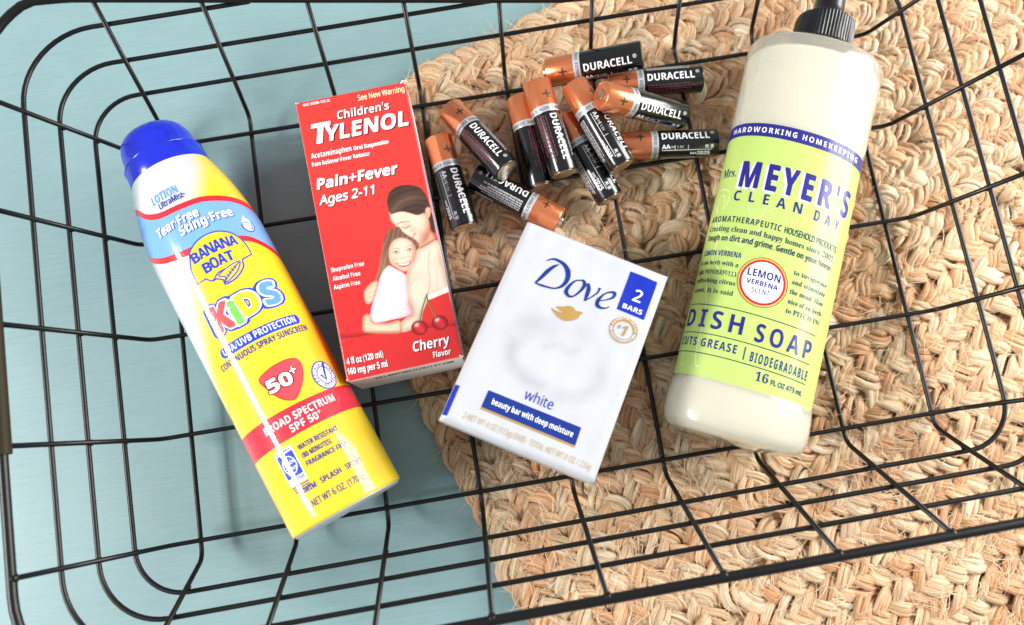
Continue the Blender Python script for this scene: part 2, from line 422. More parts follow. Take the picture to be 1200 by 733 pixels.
def level_path(z, lv, r, push, zfun=None):
    """rounded loop round the flared sides; starts at the middle of the far side, runs clockwise seen from above"""
    lf = [LF[s][lv] if lv is not None else 0.1 for s in range(4)]
    def corner(ex, ey):
        return ex, ey
    xl = lambda y: eL(y)-fL*z-lf[0]-push
    xr = lambda y: eR(y)+fR*z+lf[1]+push
    yb = lambda x: eB(x)-fB*z-lf[2]-push
    yt = lambda x: eT(x)+fT*z+lf[3]+push
    Y1, Y0 = yt(0), yb(0); X0, X1 = xl(0), xr(0)
    cs = [(xr(Y1), yt(X1)), (xr(Y0), yb(X1)), (xl(Y0), yb(X0)), (xl(Y1), yt(X0))]
    pts = []
    for n_, c in enumerate(cs):
        p, q = np.array(cs[n_-1]), np.array(cs[(n_+1) % 4]); c = np.array(c)
        d0 = (p-c)/np.linalg.norm(p-c); d1 = (q-c)/np.linalg.norm(q-c)
        a, b = c+d0*r, c+d1*r
        for s in np.linspace(0, 1, 13):
            th = s*math.pi/2; cen = c+d0*r+d1*r
            pts.append(cen-d1*r*math.cos(th)-d0*r*math.sin(th))
    out = []
    P = np.array(pts)
    for i in range(len(P)):
        a, b = P[i], P[(i+1) % len(P)]; m = max(1, int(np.linalg.norm(b-a)/12))
        for s in range(m): out.append(a+(b-a)*s/m)
    return np.array(out)
for lv, z in enumerate(LV):
    P = level_path(z, lv, (22, 27, 33)[lv], 2*WR*.95)
    Q = np.concatenate([P, np.full((len(P), 1), z)], 1)
    far = (P[:, 1] > 60) & (np.array([rim_h(x) for x in P[:, 0]]) < z+1.5)
    if far.any():       # this band ends at the scooped rim
        i0 = np.where(far & ~np.roll(far, 1))[0][0]; Q = np.roll(Q, -i0, 0); keep = ~np.roll(far, -i0); Q = Q[keep]
        V, F = tube(Q, WR, 10)
    else: V, F = tube(Q, WR, 10, closed=True)
    mesh_obj('band_wire', V, F, M_WIRE, basket)
P = level_path(ZR, 3, 40, 1.2); Q = []
for x, y in P:
    z = ZR
    if y > 85:
        zz = min(ZR, rim_h(x)); s = sstep(85, 118, y); z = ZR+(zz-ZR)*s; y -= fT*(ZR-z)*1.0
    Q.append((x, y, z))
V, F = tube(Q, 2.0, 12, closed=True); mesh_obj('rim', V, F, M_WIRE, basket)
wv, wf = [], []
sph = [(a, b) for a in (-50, 0, 50) for b in range(0, 360, 60)]
def weld(c, r):
    b0 = len(wv); wv.append((c[0], c[1], c[2]-r[2]))
    for a, b in sph: wv.append((c[0]+r[0]*math.cos(math.radians(a))*math.cos(math.radians(b)), c[1]+r[1]*math.cos(math.radians(a))*math.sin(math.radians(b)), c[2]+r[2]*math.sin(math.radians(a))))
    wv.append((c[0], c[1], c[2]+r[2]))
    for k in range(6): wf.append((b0, b0+1+(k+1) % 6, b0+1+k)); wf.append((b0+19, b0+13+k, b0+13+(k+1) % 6))
    for j in range(2):
        for k in range(6): wf.append((b0+1+6*j+k, b0+1+6*j+(k+1) % 6, b0+7+6*j+(k+1) % 6, b0+7+6*j+k))
for i in range(1, 10):
    for k in range(5): x = gx(i, gy(k, (i-5)*WX)); weld((x, gy(k, x), 0), rng.uniform(1.3, 1.8, 3))
    x = gx(i, -105); weld((x, eB(x)-fB*ZR-.6, ZR-.2), (2.2, 2.4, 2.2))
    for z in LV: weld((x, eB(x)-fB*z-1.3, z), rng.uniform(1.3, 1.7, 3))
for k in range(5):
    y = gy(k, -190); weld((eL(y)-fL*ZR-.6, y, ZR-.2), (2.4, 2.2, 2.2))
    for z in LV: weld((eL(y)-fL*z-1.3, y, z), rng.uniform(1.3, 1.7, 3)); weld((eR(gy(k, 190))+fR*z+1.3, gy(k, 190), z), rng.uniform(1.3, 1.7, 3))
o = mesh_obj('welds', wv, wf, M_WIRE, basket); o['kind'] = 'stuff'
lx = lambda y: eL(y)-fL*ZR-.3-1.2
GP = [(lx(y), y, ZR) for y in np.linspace(-54.5, 52, 14)]
V, F = tube(GP, 3.5, 16); mesh_obj('grip_sleeve', V, F, M_GRIP, basket, True, sharp=40)


REST = ZF+2*WR
# ------------------------------------------------------------------ sunscreen can
R0 = 26.4
can = thing('sunscreen_can', 'yellow and white aerosol sunscreen can with a blue cap, lying on its side', 'spray can', (-104.06, -95.18, REST), 21.0)
PV = [0, 135, 145, 155, 161, 167, 173, 180]; PR = [26.4, 26.4, 25.8, 24.4, 23.2, 21.7, 19.9, 17.6]
def canR(v): 
    # smooth shoulder through the measured radii
    return float(np.interp(v, CANX, CANR))
CANX = np.linspace(0, 180, 181); _r = np.interp(CANX, PV, PR); _k = np.ones(9)/9
_rp = np.concatenate([np.full(4, _r[0]), _r, np.full(4, _r[-1])]); CANR = np.convolve(_rp, _k, 'valid')
CANR[-6:] = _r[-6:]
prof = [(canR(v), v) for v in np.concatenate([np.linspace(1.2, 130, 66), np.linspace(132, 180, 33)])]
prof = [(25.6, -2.2), (26.2, -1.7), (26.4, -.8)]+prof
n = 128; V, F = lathe(prof, n, zc=R0)
YEL, WHT, ORG = (np.array(lin(c)) for c in ((246, 210, 46), (212, 214, 221), (246, 150, 40)))
th = np.degrees(np.arctan2(V[:, 0], V[:, 2]-R0)); vv = V[:, 1]
bnd = np.interp(vv, [45, 62, 78, 92, 106, 120, 133, 150, 165, 178], [-100, -82, -58, -40, -27, -16, -5, 22, 44, 58])
wm = sstep(16, -16, th-bnd)[:, None]; wm[vv < 47] = 0
wm[(th > 150) | (th < -150)] = 1; wm[vv < 47] = 0
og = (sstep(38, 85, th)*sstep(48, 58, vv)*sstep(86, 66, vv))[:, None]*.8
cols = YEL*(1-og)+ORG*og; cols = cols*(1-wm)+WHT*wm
M_CAN = mat('printed_can', rough=.45, attr=True, coat=1.0, spec=.2)
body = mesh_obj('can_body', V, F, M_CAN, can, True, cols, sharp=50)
M_ALU = mat('can_base_metal', (222, 224, 228), rough=.4, metal=.4)
V, F = lathe([(24.2, -2.8), (24.8, -2.7), (25.1, -2.3), (25.0, -1.8)], 96, zc=R0); mesh_obj('base_seam', V, F, M_ALU, can, True, sharp=40)
# cap: skirt with a step, then a slimmer domed top
M_BLUE = mat('blue_cap_plastic', (22, 40, 196), rough=.22, coat=.3)
cp = [(17.9, 173.0), (19.0, 173.0), (19.25, 173.6), (19.0, 179), (18.7, 184.0), (18.4, 185.2), (17.6, 185.8), (17.4, 186.4), (17.2, 190), (16.7, 193.4), (15.6, 196.4), (13.8, 198.6), (11, 200.0), (6, 200.8), (.5, 201.0)]
V, F = lathe(cp, 96, zc=R0); cap = mesh_obj('cap', V, F, M_BLUE, can, True, sharp=35)
V, F = lathe([(18.5, 183.6), (19.0, 184.1), (18.4, 184.8)], 96, zc=R0); mesh_obj('cap_ridge', V, F, M_BLUE, cap)
UD = R0*math.pi/180
def canmap(x, y, h):
    t = x/R0; r = canR(y)+h; return (r*math.sin(t), y, R0+r*math.cos(t))
PC = Printer(canmap, body, 2.0, 3.0)
def ink(nm, c, r=.3):
    m = mat('ink_'+nm, c, rough=.45, coat=.85, spec=.2)
    if 'label_' in nm or '_label' in nm:          # matt film label: broader, weaker sheen
        b = m.node_tree.nodes['Principled BSDF']; b.inputs['Coat Weight'].default_value = .5; b.inputs['Coat Roughness'].default_value = .16
    return m
I_RED, I_NAVY, I_WHITE, I_LBLUE = ink('red', (222, 38, 52)), ink('navy', (26, 44, 150)), ink('white', (244, 244, 246)), ink('sky_blue', (96, 160, 226))
I_BBLUE = ink('bright_blue', (24, 62, 200)); I_YEL = ink('yellow', (246, 210, 46)); I_GREEN = ink('green', (120, 206, 90)); I_PINK = ink('coral', (238, 84, 88))
def degs(L): return [(a*UD, v) for a, v in L]
r1t = smooth(degs([(-78, 168), (-51.8, 162.1), (-34.7, 155.4), (-16.9, 151.2), (6.5, 150.0), (25.5, 149.6), (41.6, 148.3), (59.3, 146.6), (78.4, 144.4), (100, 140.6), (125, 137)]), 5, False)
r1b = smooth(degs([(-78, 165), (-52, 159), (-36.0, 152.8), (-19.2, 148.6), (4.0, 147.3), (22.9, 146.9), (38.5, 145.5), (56, 143.6), (74, 141), (100, 137), (125, 133)]), 5, False)
r2t = smooth(degs([(-100, 151), (-75, 144), (-44.2, 135.0), (-28.2, 131.6), (-9.2, 129.6), (15, 128.2), (39.5, 126.3), (51.4, 125.0), (65.3, 121.8), (85, 117.6), (125, 110)]), 5, False)
r2b = smooth(degs([(-100, 148), (-75, 141), (-46, 132.4), (-30, 129.0), (-13, 126.9), (15, 125.4), (41.2, 123.3), (52, 122.0), (64, 119.2), (83, 114.6), (125, 107)]), 5, False)
PC.poly(r1b+r2t[::-1], ink('label_blue', (120, 172, 232)), 1, 'printed_band')
PC.poly(r1t+r1b[::-1], I_RED, 2, 'printed_stripe'); PC.poly(r2t+r2b[::-1], I_RED, 2, 'printed_stripe')
T_ = lambda s, a, v, h, m, a2, **k: PC.text(s, a*UD, v, h, m, w=(a2-a)*UD, **k)
T_('LOTION', -21.8, 156.0, 4.2, I_LBLUE, 9, ang=-1); T_('UltraMist•', -15.8, 152.3, 3.0, I_NAVY, 13.5, st='sn', off=.012)
for dx, dy, m, L in ((.35, -.35, I_NAVY, 3), (0, 0, I_WHITE, 4)):
    PC.text('Tear·Free', -30.2*UD+dx, 140.9+dy, 4.3, m, w=46.6*UD, layer=L, shear=.1, off=.012)
    PC.text('Sting·Free', -7.6*UD+dx, 135.7+dy, 4.3, m, w=55*UD, layer=L, shear=.1, off=.012, ang=2)
dc = 57.5*UD
PC.poly(ell(dc, 130.6, 3.3, 3.3)+[], ink('pale_blue', (196, 222, 246)), 3, 'printed_drop'); PC.poly(smooth([(dc-2.9, 132), (dc-.6, 135.6), (dc+.2, 136.6), (dc+.4, 135), (dc+2.9, 132)], 4), ink('pale_blue', (0, 0, 0)), 3, 'printed_drop')
PC.strokes([ell(dc, 130.6, 3.3, 3.3, 30, -200, 40)], .45, I_NAVY, 4); PC.strokes([ell(dc, 130.6, 2.2, 2.2, 16, -80, 30)], .35, I_NAVY, 4)
fan = degs([(-8.2, 127.3), (-2.6, 129.1), (5.8, 130.7), (16.2, 131.3), (26.5, 130.4), (35.6, 127.9), (41.6, 123.8), (43.7, 119.3), (43.6, 115.9)])
fan = smooth(fan, 5, False)+degs([(32.7, 114.8)])+smooth(degs([(31.5, 113.5), (29.5, 111.0), (19.0, 107.6), (7.4, 106.8)]), 5, False)+degs([(8.0, 109.3), (3.2, 110.9), (-2.7, 111.3), (-5.7, 113.4), (-15.6, 113.1), (-15, 119.8)])
PC.poly(fan, I_YEL, 3, 'printed_emblem'); PC.strokes([fan+[fan[0]]], .62, I_BBLUE, 4)
def fan_text(t, x0, y0, w, h0, bow, slope=0):
    bm = bmesh.new(); n = len(t)
    for i, ch in enumerate(t):
        s = (i+.5)/n; hh = h0*(1+.16*(1-abs(2*s-1)))
        PC.text_bm(ch, x0+w*s, y0+bow*4*s*(1-s)+slope*s, hh, w/n*.97, 'sb', 0, .008, -14*(s-.5)*bow, 'C', bm)
    bm.normal_update(); PC.finish(bm, 'lettering', I_BBLUE, .22)
fan_text('BANANA', -9.0*UD, 121.4, 45.5*UD, 4.6, .5, .8); fan_text('BOAT', -3.6*UD, 115.0, 30.5*UD, 4.5, .15, 1.0)
lf1 = smooth(degs([(6.0, 111.7), (15.6, 113.5), (29.0, 114.4), (24.0, 110.8), (16.0, 108.6), (8.5, 107.6), (11, 110)]), 5)
PC.poly(lf1, I_YEL, 5, 'printed_emblem'); PC.strokes([lf1+[lf1[0]], smooth(degs([(9, 108.2), (16, 110.6), (28, 114)]), 5, False), smooth(degs([(-1, 110.6), (6, 112.9), (14, 113.4)]), 5, False)], .5, I_BBLUE, 6)
PC.strokes([degs([(14+3*i, 109.4+.8*i), (12.8+3*i, 111.0+.75*i)]) for i in range(4)], .5, I_BBLUE, 6)
def kid(ch, a0, v0, a1, v1, m, ang, extra=.09):
    w = (a1-a0)*UD; h = v1-v0
    for off, mm, L, gw in ((extra, I_BBLUE, 4, 2.2), (.055, I_WHITE, 5, 1.0), (.028, m, 6, 0)):
        PC.text(ch, (a0+a1)/2*UD, v0, h, mm, w=w+gw, st='sb', off=off, ang=ang, align='C', layer=L)
kid('K', -18.5, 89.2, -1.5, 100.6, I_PINK, -3); kid('i', 1.6, 88.4, 6.8, 98.4, I_GREEN, 2); kid('D', 10.5, 90.4, 27.5, 100.4, I_YEL, 6); kid('S', 34, 91.0, 49.5, 101.2, I_LBLUE, 2)
pil = [(x, 81+y+.012*(x-6)) for x, y in ell(-24.5*UD, 0, 1.9, 2.35, 14, 90, 270)+ell(54*UD, 0, 1.9, 2.35, 14, -90, 90)]
PC.poly(pil, I_BBLUE, 2, 'printed_pill'); T_('UVA/UVB PROTECTION', -25, 79.5, 3.0, I_WHITE, 53, ang=.6)
T_('CONTINUOUS SPRAY SUNSCREEN', -36, 74.3, 2.9, I_NAVY, 62, ang=.9)
sh = smooth(degs([(-6.0, 62.6), (5, 64.6), (15.5, 65.3), (25, 65.2), (32.0, 64.3), (35.1, 61.7), (33.5, 58), (29.0, 54.2), (22, 50.4), (14.3, 48.0), (6.5, 49.8), (1, 53), (-3.7, 57.9)]), 4)
PC.poly(sh, ink('shield_red', (236, 74, 84)), 2, 'printed_shield'); PC.strokes([sh+[sh[0]]], .35, I_RED, 3)
for off, mm, L in ((.06, ink('dark_red', (120, 20, 30)), 3), (.02, I_WHITE, 4)):
    PC.text('50', -2.5*UD, 54.8, 5.6, mm, w=23.5*UD, layer=L, off=off); PC.text('+', 22*UD, 57.8, 4.4, mm, w=5.5*UD, layer=L, off=off)
sc = (52.5*UD, 52.8)
PC.poly(ell(*sc, 6.3, 6.9), I_WHITE, 2, 'printed_seal'); PC.poly([ell(*sc, 6.3, 6.9), ell(*sc, 5.7, 6.3)], I_BBLUE, 3, 'printed_seal'); PC.poly([ell(*sc, 3.9, 4.3), ell(*sc, 3.5, 3.9)], I_BBLUE, 3, 'printed_seal')
PC.arc_text('PEDIATRICIAN TESTED •', *sc, 4.25, 200, -150, 1.3, I_NAVY, layer=3); PC.strokes([[(sc[0]-2.0, sc[1]+.6), (sc[0]-.4, sc[1]-2.2), (sc[0]+.6, sc[1]+1.4), (sc[0]+2.4, sc[1]+5.6)]], 1.0, I_NAVY, 5)
PC.poly([(x, y) for x, y in degs([(-118, 46.6), (-60, 46.4), (0, 46.3), (60, 46.1), (120, 45.8), (120, 34.7), (60, 34.6), (0, 34.4), (-60, 34.2), (-118, 34.2)])], ink('band_red', (228, 46, 64)), 1, 'printed_band')
T_('BROAD SPECTRUM', -25.2, 40.4, 3.3, I_WHITE, 49.1); T_('SPF 50', -1.7, 36.0, 3.3, I_WHITE, 26, ang=.5); T_('+', 26.3, 37.6, 2.6, I_WHITE, 30)
T_('WATER RESISTANT', -3.4, 28.0, 2.3, I_NAVY, 36.6, st='sb', off=0); T_('(80 MINUTES)', -3.5, 24.2, 2.3, I_NAVY, 25.7, st='sb', off=0); T_('FRAGRANCE-FREE', -3.4, 20.4, 2.3, I_NAVY, 37.7, st='sb', off=0)
bx = -27.5*UD; bad = rect(bx, 16.4, bx+9.0, 32.0)
PC.poly(bad, I_WHITE, 2, 'printed_badge'); PC.poly(rect(bx+.5, 19.4, bx+8.5, 30.0), I_BBLUE, 3, 'printed_badge'); PC.poly([ell(bx+4.5, 24.6, 3.4, 4.1), ell(bx+4.5, 24.6, 3.0, 3.7)], I_WHITE, 4, 'printed_badge')
PC.text('Skin', bx+1.6, 24.9, 1.9, I_WHITE, w=5.8, st='serifi', layer=4, off=.015); PC.text('Cancer', bx+1.7, 22.4, 1.7, I_WHITE, w=5.7, st='serifi', layer=4, off=.015)
PC.text('ACTIVE', bx+2.4, 17.2, 1.6, I_NAVY, w=6.0); PC.text('RECOMMENDED BY', bx+.8, 30.5, .9, I_NAVY, w=7.4)
PC.strokes([[(bx+.3+.2*i, 15.4-1.05*i), (bx+8.8, 15.4-1.05*i)] for i in range(3)], .45, I_NAVY, 3)
T_('SWIM · SPLASH · SPORT', -19.2, 11.3, 2.5, I_NAVY, 43.5); T_('NET WT 6 OZ. (170 g)', -15.7, 4.6, 2.9, I_NAVY, 38.1, st='sn', off=.006)

# ------------------------------------------------------------------ medicine carton
tyl = thing('medicine_carton', 'red cardboard medicine carton printed with a hugging mother and girl', 'carton', (-72.68, 25.93, REST), 3.4)
HX, HY, HT = 26.1, 66.8, 39.0
M_CARD = mat('carton_card', rough=.38, attr=True, coat=.25)
RD1, RD2, RD3, CWHT = (np.array(lin(c)) for c in ((228, 56, 50), (214, 40, 42), (150, 16, 24), (236, 228, 220)))
xs = np.concatenate([[-HX, -HX+.3], np.arange(-HX+.6, HX-.59, .32), [HX-.3, HX]]); ys = np.concatenate([[-HY, -HY+.3], np.arange(-HY+.6, HY-.59, .32), [HY-.3, HY]])
GX, GY = np.meshgrid(xs, ys); EX = np.minimum(HX-np.abs(GX), HY-np.abs(GY))
GZ = HT-np.where(EX < .01, .35, np.where(EX < .35, .1, 0))+.15*np.sin(GX*.11+1)*np.cos(GY*.045)*(EX > .5)
g = sstep(30, -60, GY+.5*GX)[..., None]; IMG = RD1*(1-g)+RD2*g
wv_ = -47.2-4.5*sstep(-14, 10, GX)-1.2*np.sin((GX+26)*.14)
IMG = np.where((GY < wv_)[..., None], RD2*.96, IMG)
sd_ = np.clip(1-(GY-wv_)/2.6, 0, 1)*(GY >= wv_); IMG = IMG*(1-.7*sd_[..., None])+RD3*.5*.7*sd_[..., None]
# printed photograph: a woman hugging a girl, in the picture's own pixel frame (ca, cb)
det = .0995*(-.1013)-(-.0197)*(-.02135); u_ = GX+4.01; v_ = GY-23.77
CA = (u_*(-.1013)-(-.0197)*v_)/det; CB = (.0995*v_-(-.02135)*u_)/det
def sdf(L):
    """signed distance (inside positive) to a smooth closed outline"""
    P = np.array(smooth(L, 4)); lo, hi = P.min(0)-12, P.max(0)+12
    m = (CA > lo[0]) & (CA < hi[0]) & (CB > lo[1]) & (CB < hi[1]); out = np.full(CA.shape, -99.0)
    x, y = CA[m], CB[m]; best = np.full(x.shape, 1e9); ins = np.zeros(x.shape, bool)
    for a_, b_ in zip(P, np.roll(P, -1, 0)):
        dx_, dy_ = b_-a_; L2 = dx_*dx_+dy_*dy_+1e-9; t_ = np.clip(((x-a_[0])*dx_+(y-a_[1])*dy_)/L2, 0, 1)
        best = np.minimum(best, (x-a_[0]-t_*dx_)**2+(y-a_[1]-t_*dy_)**2)
        c_ = ((a_[1] > y) != (b_[1] > y)); ins ^= c_ & (x < a_[0]+(y-a_[1])*dx_/(dy_ if abs(dy_) > 1e-9 else 1e-9))
    out[m] = np.where(ins, 1, -1)*np.sqrt(best); return out
def lay(sd, col, soft=1.6, al=1.0):
    global IMG
    a_ = (sstep(-soft, soft, sd)*al)[..., None]; IMG = IMG*(1-a_)+np.asarray(col)*a_
def sn(x, y, seed):      # cheap smooth noise from sines
    r = np.random.default_rng(seed); o = 0
    for k in range(5): o = o+np.sin(x*r.uniform(.5, 2)+y*r.uniform(.5, 2)*r.choice([-1, 1])+r.uniform(0, 6.3))/5
    return o
def tone(lo_, hi_, t): t = np.clip(t, 0, 1)[..., None]; return np.array(lin(lo_))*(1-t)+np.array(lin(hi_))*t
def spot(cx, cy, rx, ry, col, al=1.0, rot=0):
    c_, s_ = math.cos(math.radians(rot)), math.sin(math.radians(rot)); x = (CA-cx)*c_+(CB-cy)*s_; y = -(CA-cx)*s_+(CB-cy)*c_
    q = np.exp(-((x/rx)**2+(y/ry)**2)); global IMG; a_ = (q*al)[..., None]; IMG = IMG*(1-a_)+np.array(lin(col))*a_
def line(L, w, col, al=1.0):
    global IMG
    P = np.array(smooth(L, 5, False)); best = np.full(CA.shape, 1e9)
    m = (CA > P[:, 0].min()-10) & (CA < P[:, 0].max()+10) & (CB > P[:, 1].min()-10) & (CB < P[:, 1].max()+10); x, y = CA[m], CB[m]; bb = np.full(x.shape, 1e9)
    for a_, b_ in zip(P, P[1:]):
        dx_, dy_ = b_-a_; t_ = np.clip(((x-a_[0])*dx_+(y-a_[1])*dy_)/(dx_*dx_+dy_*dy_+1e-9), 0, 1); bb = np.minimum(bb, np.hypot(x-a_[0]-t_*dx_, y-a_[1]-t_*dy_))
    best[m] = bb; a_ = (sstep(w/2+1.2, w/2-1.2, best)*al)[..., None]; IMG = IMG*(1-a_)+np.array(lin(col))*a_
fold = sn(CA*.03, CB*.03, 3)
sw = sdf([(215, 440), (228, 400), (250, 360), (264, 322), (300, 303), (345, 280), (360, 300), (372, 345), (384, 400), (396, 460), (406, 508), (360, 528), (312, 545), (303, 565), (286, 608), (280, 640), (240, 678), (194, 690), (190, 652), (215, 627), (240, 610), (228, 560), (218, 500)])
lay(sw, tone((186, 156, 130), (232, 212, 192), .25+.75*sstep(0, 34, sw)+.28*fold))
line([(318, 330), (312, 400), (318, 470), (308, 540)], 5, (176, 146, 120), .55); line([(338, 360), (350, 430), (352, 500)], 4, (190, 162, 138), .4)
lay(sdf([(312, 528), (360, 508), (402, 490), (407, 509), (360, 530), (313, 548)]), tone((222, 214, 206), (244, 238, 232), .5+.4*fold))
nk = sdf([(255, 290), (285, 285), (306, 262), (318, 236), (336, 248), (346, 276), (318, 296), (290, 312), (268, 318)]); lay(nk, tone((168, 108, 82), (216, 164, 136), sstep(0, 16, nk)))
fc = sdf([(138, 148), (143, 172), (152, 194), (166, 212), (176, 232), (184, 250), (200, 262), (220, 274), (240, 286), (262, 296), (285, 296), (306, 275), (318, 240), (318, 200), (306, 165), (270, 150), (235, 145), (195, 140), (160, 142)])
lay(fc, tone((196, 138, 108), (246, 208, 184), .55+.6*sstep(0, 30, fc)-.75*sstep(225, 330, CA)*sstep(120, 260, CB)+.1*sstep(230, 150, CA)))
spot(245, 235, 22, 15, (232, 150, 130), .45); spot(292, 265, 22, 26, (160, 100, 78), .5); spot(160, 178, 12, 18, (252, 224, 204), .6)
hd = sdf([(132, 128), (129, 95), (138, 63), (160, 40), (190, 28), (230, 25), (265, 32), (290, 50), (308, 80), (318, 110), (326, 138), (336, 172), (343, 208), (346, 242), (337, 247), (325, 230), (318, 195), (308, 172), (298, 152), (285, 160), (262, 166), (235, 158), (200, 150), (170, 155), (148, 163), (138, 152)])
rr = np.hypot(CA-268, (CB-205)*1.05); lay(hd, tone((40, 26, 22), (112, 80, 66), .26+.18*np.sin(rr*.42+1.6*sn(CA*.02, CB*.02, 5))*np.sin(rr*.17+1)+.55*np.exp(-((rr-128)/20)**2)*sstep(330, 220, CA)), 2.2)
er = sdf([(300, 140), (310, 128), (322, 132), (326, 150), (320, 175), (310, 182), (302, 165)]); lay(er, tone((190, 124, 98), (238, 188, 162), sstep(0, 9, er))); line([(311, 140), (318, 150), (312, 168)], 2.5, (168, 100, 78), .8)
line([(176, 206), (198, 197), (230, 197)], 4.0, (86, 56, 46), .8); line([(196, 221), (212, 226), (234, 215)], 3.6, (44, 28, 26), .95); line([(170, 224), (179, 221)], 3, (50, 32, 30), .9); spot(214, 214, 20, 7, (206, 148, 120), .5)
line([(172, 232), (180, 246), (192, 251), (205, 244)], 3, (190, 124, 98), .7)
lay(sdf([(212, 261), (232, 262), (256, 248), (250, 264), (232, 274)]), lin((190, 72, 76)), 1.2); lay(sdf([(219, 263), (234, 264), (250, 254), (244, 264), (232, 268)]), lin((250, 246, 240)), 1.2); line([(256, 244), (262, 254)], 2.5, (190, 124, 98), .7)
gh = sdf([(165, 222), (140, 233), (122, 260), (112, 300), (105, 340), (98, 380), (88, 425), (78, 462), (95, 452), (112, 425), (126, 402), (145, 392), (170, 340), (180, 310), (200, 290), (240, 306), (262, 322), (271, 300), (252, 276), (222, 258), (198, 240), (184, 220)])
cr_ = CA+.30*CB; lay(gh, tone((66, 42, 30), (170, 128, 98), .38+.26*np.sin(cr_*.40+2.0*sn(CA*.03, CB*.02, 8))*np.sin(cr_*.13)+.35*sstep(150, 110, CA)*sstep(250, 420, CB)), 2.2)
gf = sdf([(137, 330), (146, 298), (165, 278), (195, 270), (230, 281), (251, 302), (258, 332), (252, 365), (238, 398), (216, 420), (195, 420), (168, 404), (148, 388), (138, 362)])
lay(gf, tone((198, 136, 106), (248, 210, 184), .35+.75*sstep(0, 26, gf)-.4*sstep(225, 262, CA)), 2.0)
spot(165, 366, 16, 12, (236, 150, 130), .5); spot(236, 356, 14, 12, (230, 142, 122), .5); spot(198, 350, 7, 14, (252, 222, 202), .6); spot(196, 285, 26, 12, (250, 218, 196), .5)
for cx, cy in ((170, 337), (231, 326)):
    spot(cx, cy, 15, 9, (206, 146, 118), .6); lay(sdf(ell(cx, cy, 11, 4.6, 14, rot=-8)), lin((248, 242, 238)), 1.2); spot(cx, cy, 6, 5.5, (44, 26, 22), 1.0); line([(cx-14, cy+1), (cx-2, cy-7), (cx+14, cy-1)], 3.0, (52, 32, 28), .9); line([(cx-17, cy-15), (cx, cy-20), (cx+15, cy-16)], 3.2, (120, 82, 62), .75)
line([(190, 358), (200, 364), (213, 357)], 3.0, (186, 116, 92), .8); line([(158, 372), (163, 388)], 2.4, (198, 134, 108), .7); line([(246, 362), (243, 378)], 2.4, (190, 126, 100), .7)
lay(sdf([(168, 384), (200, 384), (236, 372), (227, 393), (206, 403), (185, 399)]), lin((196, 84, 84)), 1.2); lay(sdf([(175, 387), (202, 387), (229, 378), (220, 391), (204, 395), (188, 393)]), lin((252, 248, 242)), 1.2)
gb = sdf([(132, 398), (110, 425), (92, 470), (76, 530), (58, 600), (62, 645), (110, 646), (150, 636), (190, 628), (238, 610), (226, 560), (219, 490), (216, 446), (200, 428), (170, 412), (150, 400)])
lay(gb, tone((208, 168, 178), (248, 230, 234), .4+.7*sstep(0, 30, gb)+.3*fold-.25*sstep(190, 225, CA)), 2.0)
line([(132, 470), (150, 530), (152, 590), (180, 622)], 5, (206, 170, 182), .6); line([(100, 500), (96, 560), (110, 610)], 4, (220, 188, 198), .5); line([(140, 415), (175, 430), (205, 440)], 4, (222, 190, 198), .6)
am = sdf([(22, 655), (25, 622), (44, 610), (60, 622), (74, 646), (130, 650), (186, 640), (192, 690), (150, 698), (60, 696), (26, 688)]); lay(am, tone((186, 124, 94), (244, 202, 174), .15+.95*sstep(0, 20, am)-.4*sstep(670, 700, CB)), 1.8)
for L in ([(30, 634), (50, 638), (70, 652)], [(26, 652), (48, 656), (62, 666)], [(30, 672), (52, 672)]): line(L, 2.2, (180, 116, 90), .7)
hn = sdf([(28, 512), (42, 490), (66, 468), (86, 464), (88, 490), (78, 530), (62, 560), (40, 566), (30, 545)]); lay(hn, tone((186, 124, 94), (244, 200, 172), .2+.9*sstep(0, 14, hn)), 1.8)
for yy in (500, 520, 540): line([(34, yy+8), (56, yy-5), (80, yy-15)], 2.4, (178, 112, 86), .7)
for cx, cy in ((362, 650), (272, 672)):
    c_ = sdf(ell(cx, cy, 36, 33, 24)); lay(c_, tone((110, 4, 16), (222, 36, 48), .1+.9*sstep(0, 30, c_)), 1.8); spot(cx-12, cy-13, 9, 7, (255, 214, 208), .9, -30); spot(cx+12, cy+16, 12, 6, (236, 80, 84), .5, -30)
for L in ([(274, 645), (284, 592), (305, 524)], [(346, 628), (318, 574), (304, 524)]): line(L, 6, (58, 96, 44), 1.0); line([(a_-1.5, b_) for a_, b_ in L], 2, (128, 164, 90), .7)
ed = (EX < .2)[..., None]*np.clip(rng.normal(.35, .22, EX.shape), 0, 1)[..., None]; IMG = IMG*(1-ed)+CWHT*ed
V = np.stack([GX, GY, GZ], -1).reshape(-1, 3); nx = len(xs); ii = np.arange(len(V)).reshape(GX.shape)
F = np.stack([ii[:-1, :-1], ii[:-1, 1:], ii[1:, 1:], ii[1:, :-1]], -1).reshape(-1, 4).tolist()
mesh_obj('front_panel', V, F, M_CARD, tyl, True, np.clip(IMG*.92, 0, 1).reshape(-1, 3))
def prism_sides(name, m, pts, z0, z1, parent, cols=None):
    n_ = len(pts); V = [(x, y, z0) for x, y in pts]+[(x, y, z1) for x, y in pts]
    F = [(i, (i+1) % n_, n_+(i+1) % n_, n_+i) for i in range(n_)]+[tuple(range(n_))[::-1], tuple(range(n_, 2*n_))]
    return mesh_obj(name, V, F, m, parent, False)
M_CRED = mat('carton_red', (206, 34, 38), rough=.4, coat=.2); M_CWHT = mat('carton_white', (230, 226, 222), rough=.55)
prism_sides('carton_body', M_CRED, rect(-HX+.02, -HY+.02, HX-.02, HY-.02), 0, HT-.36, tyl)
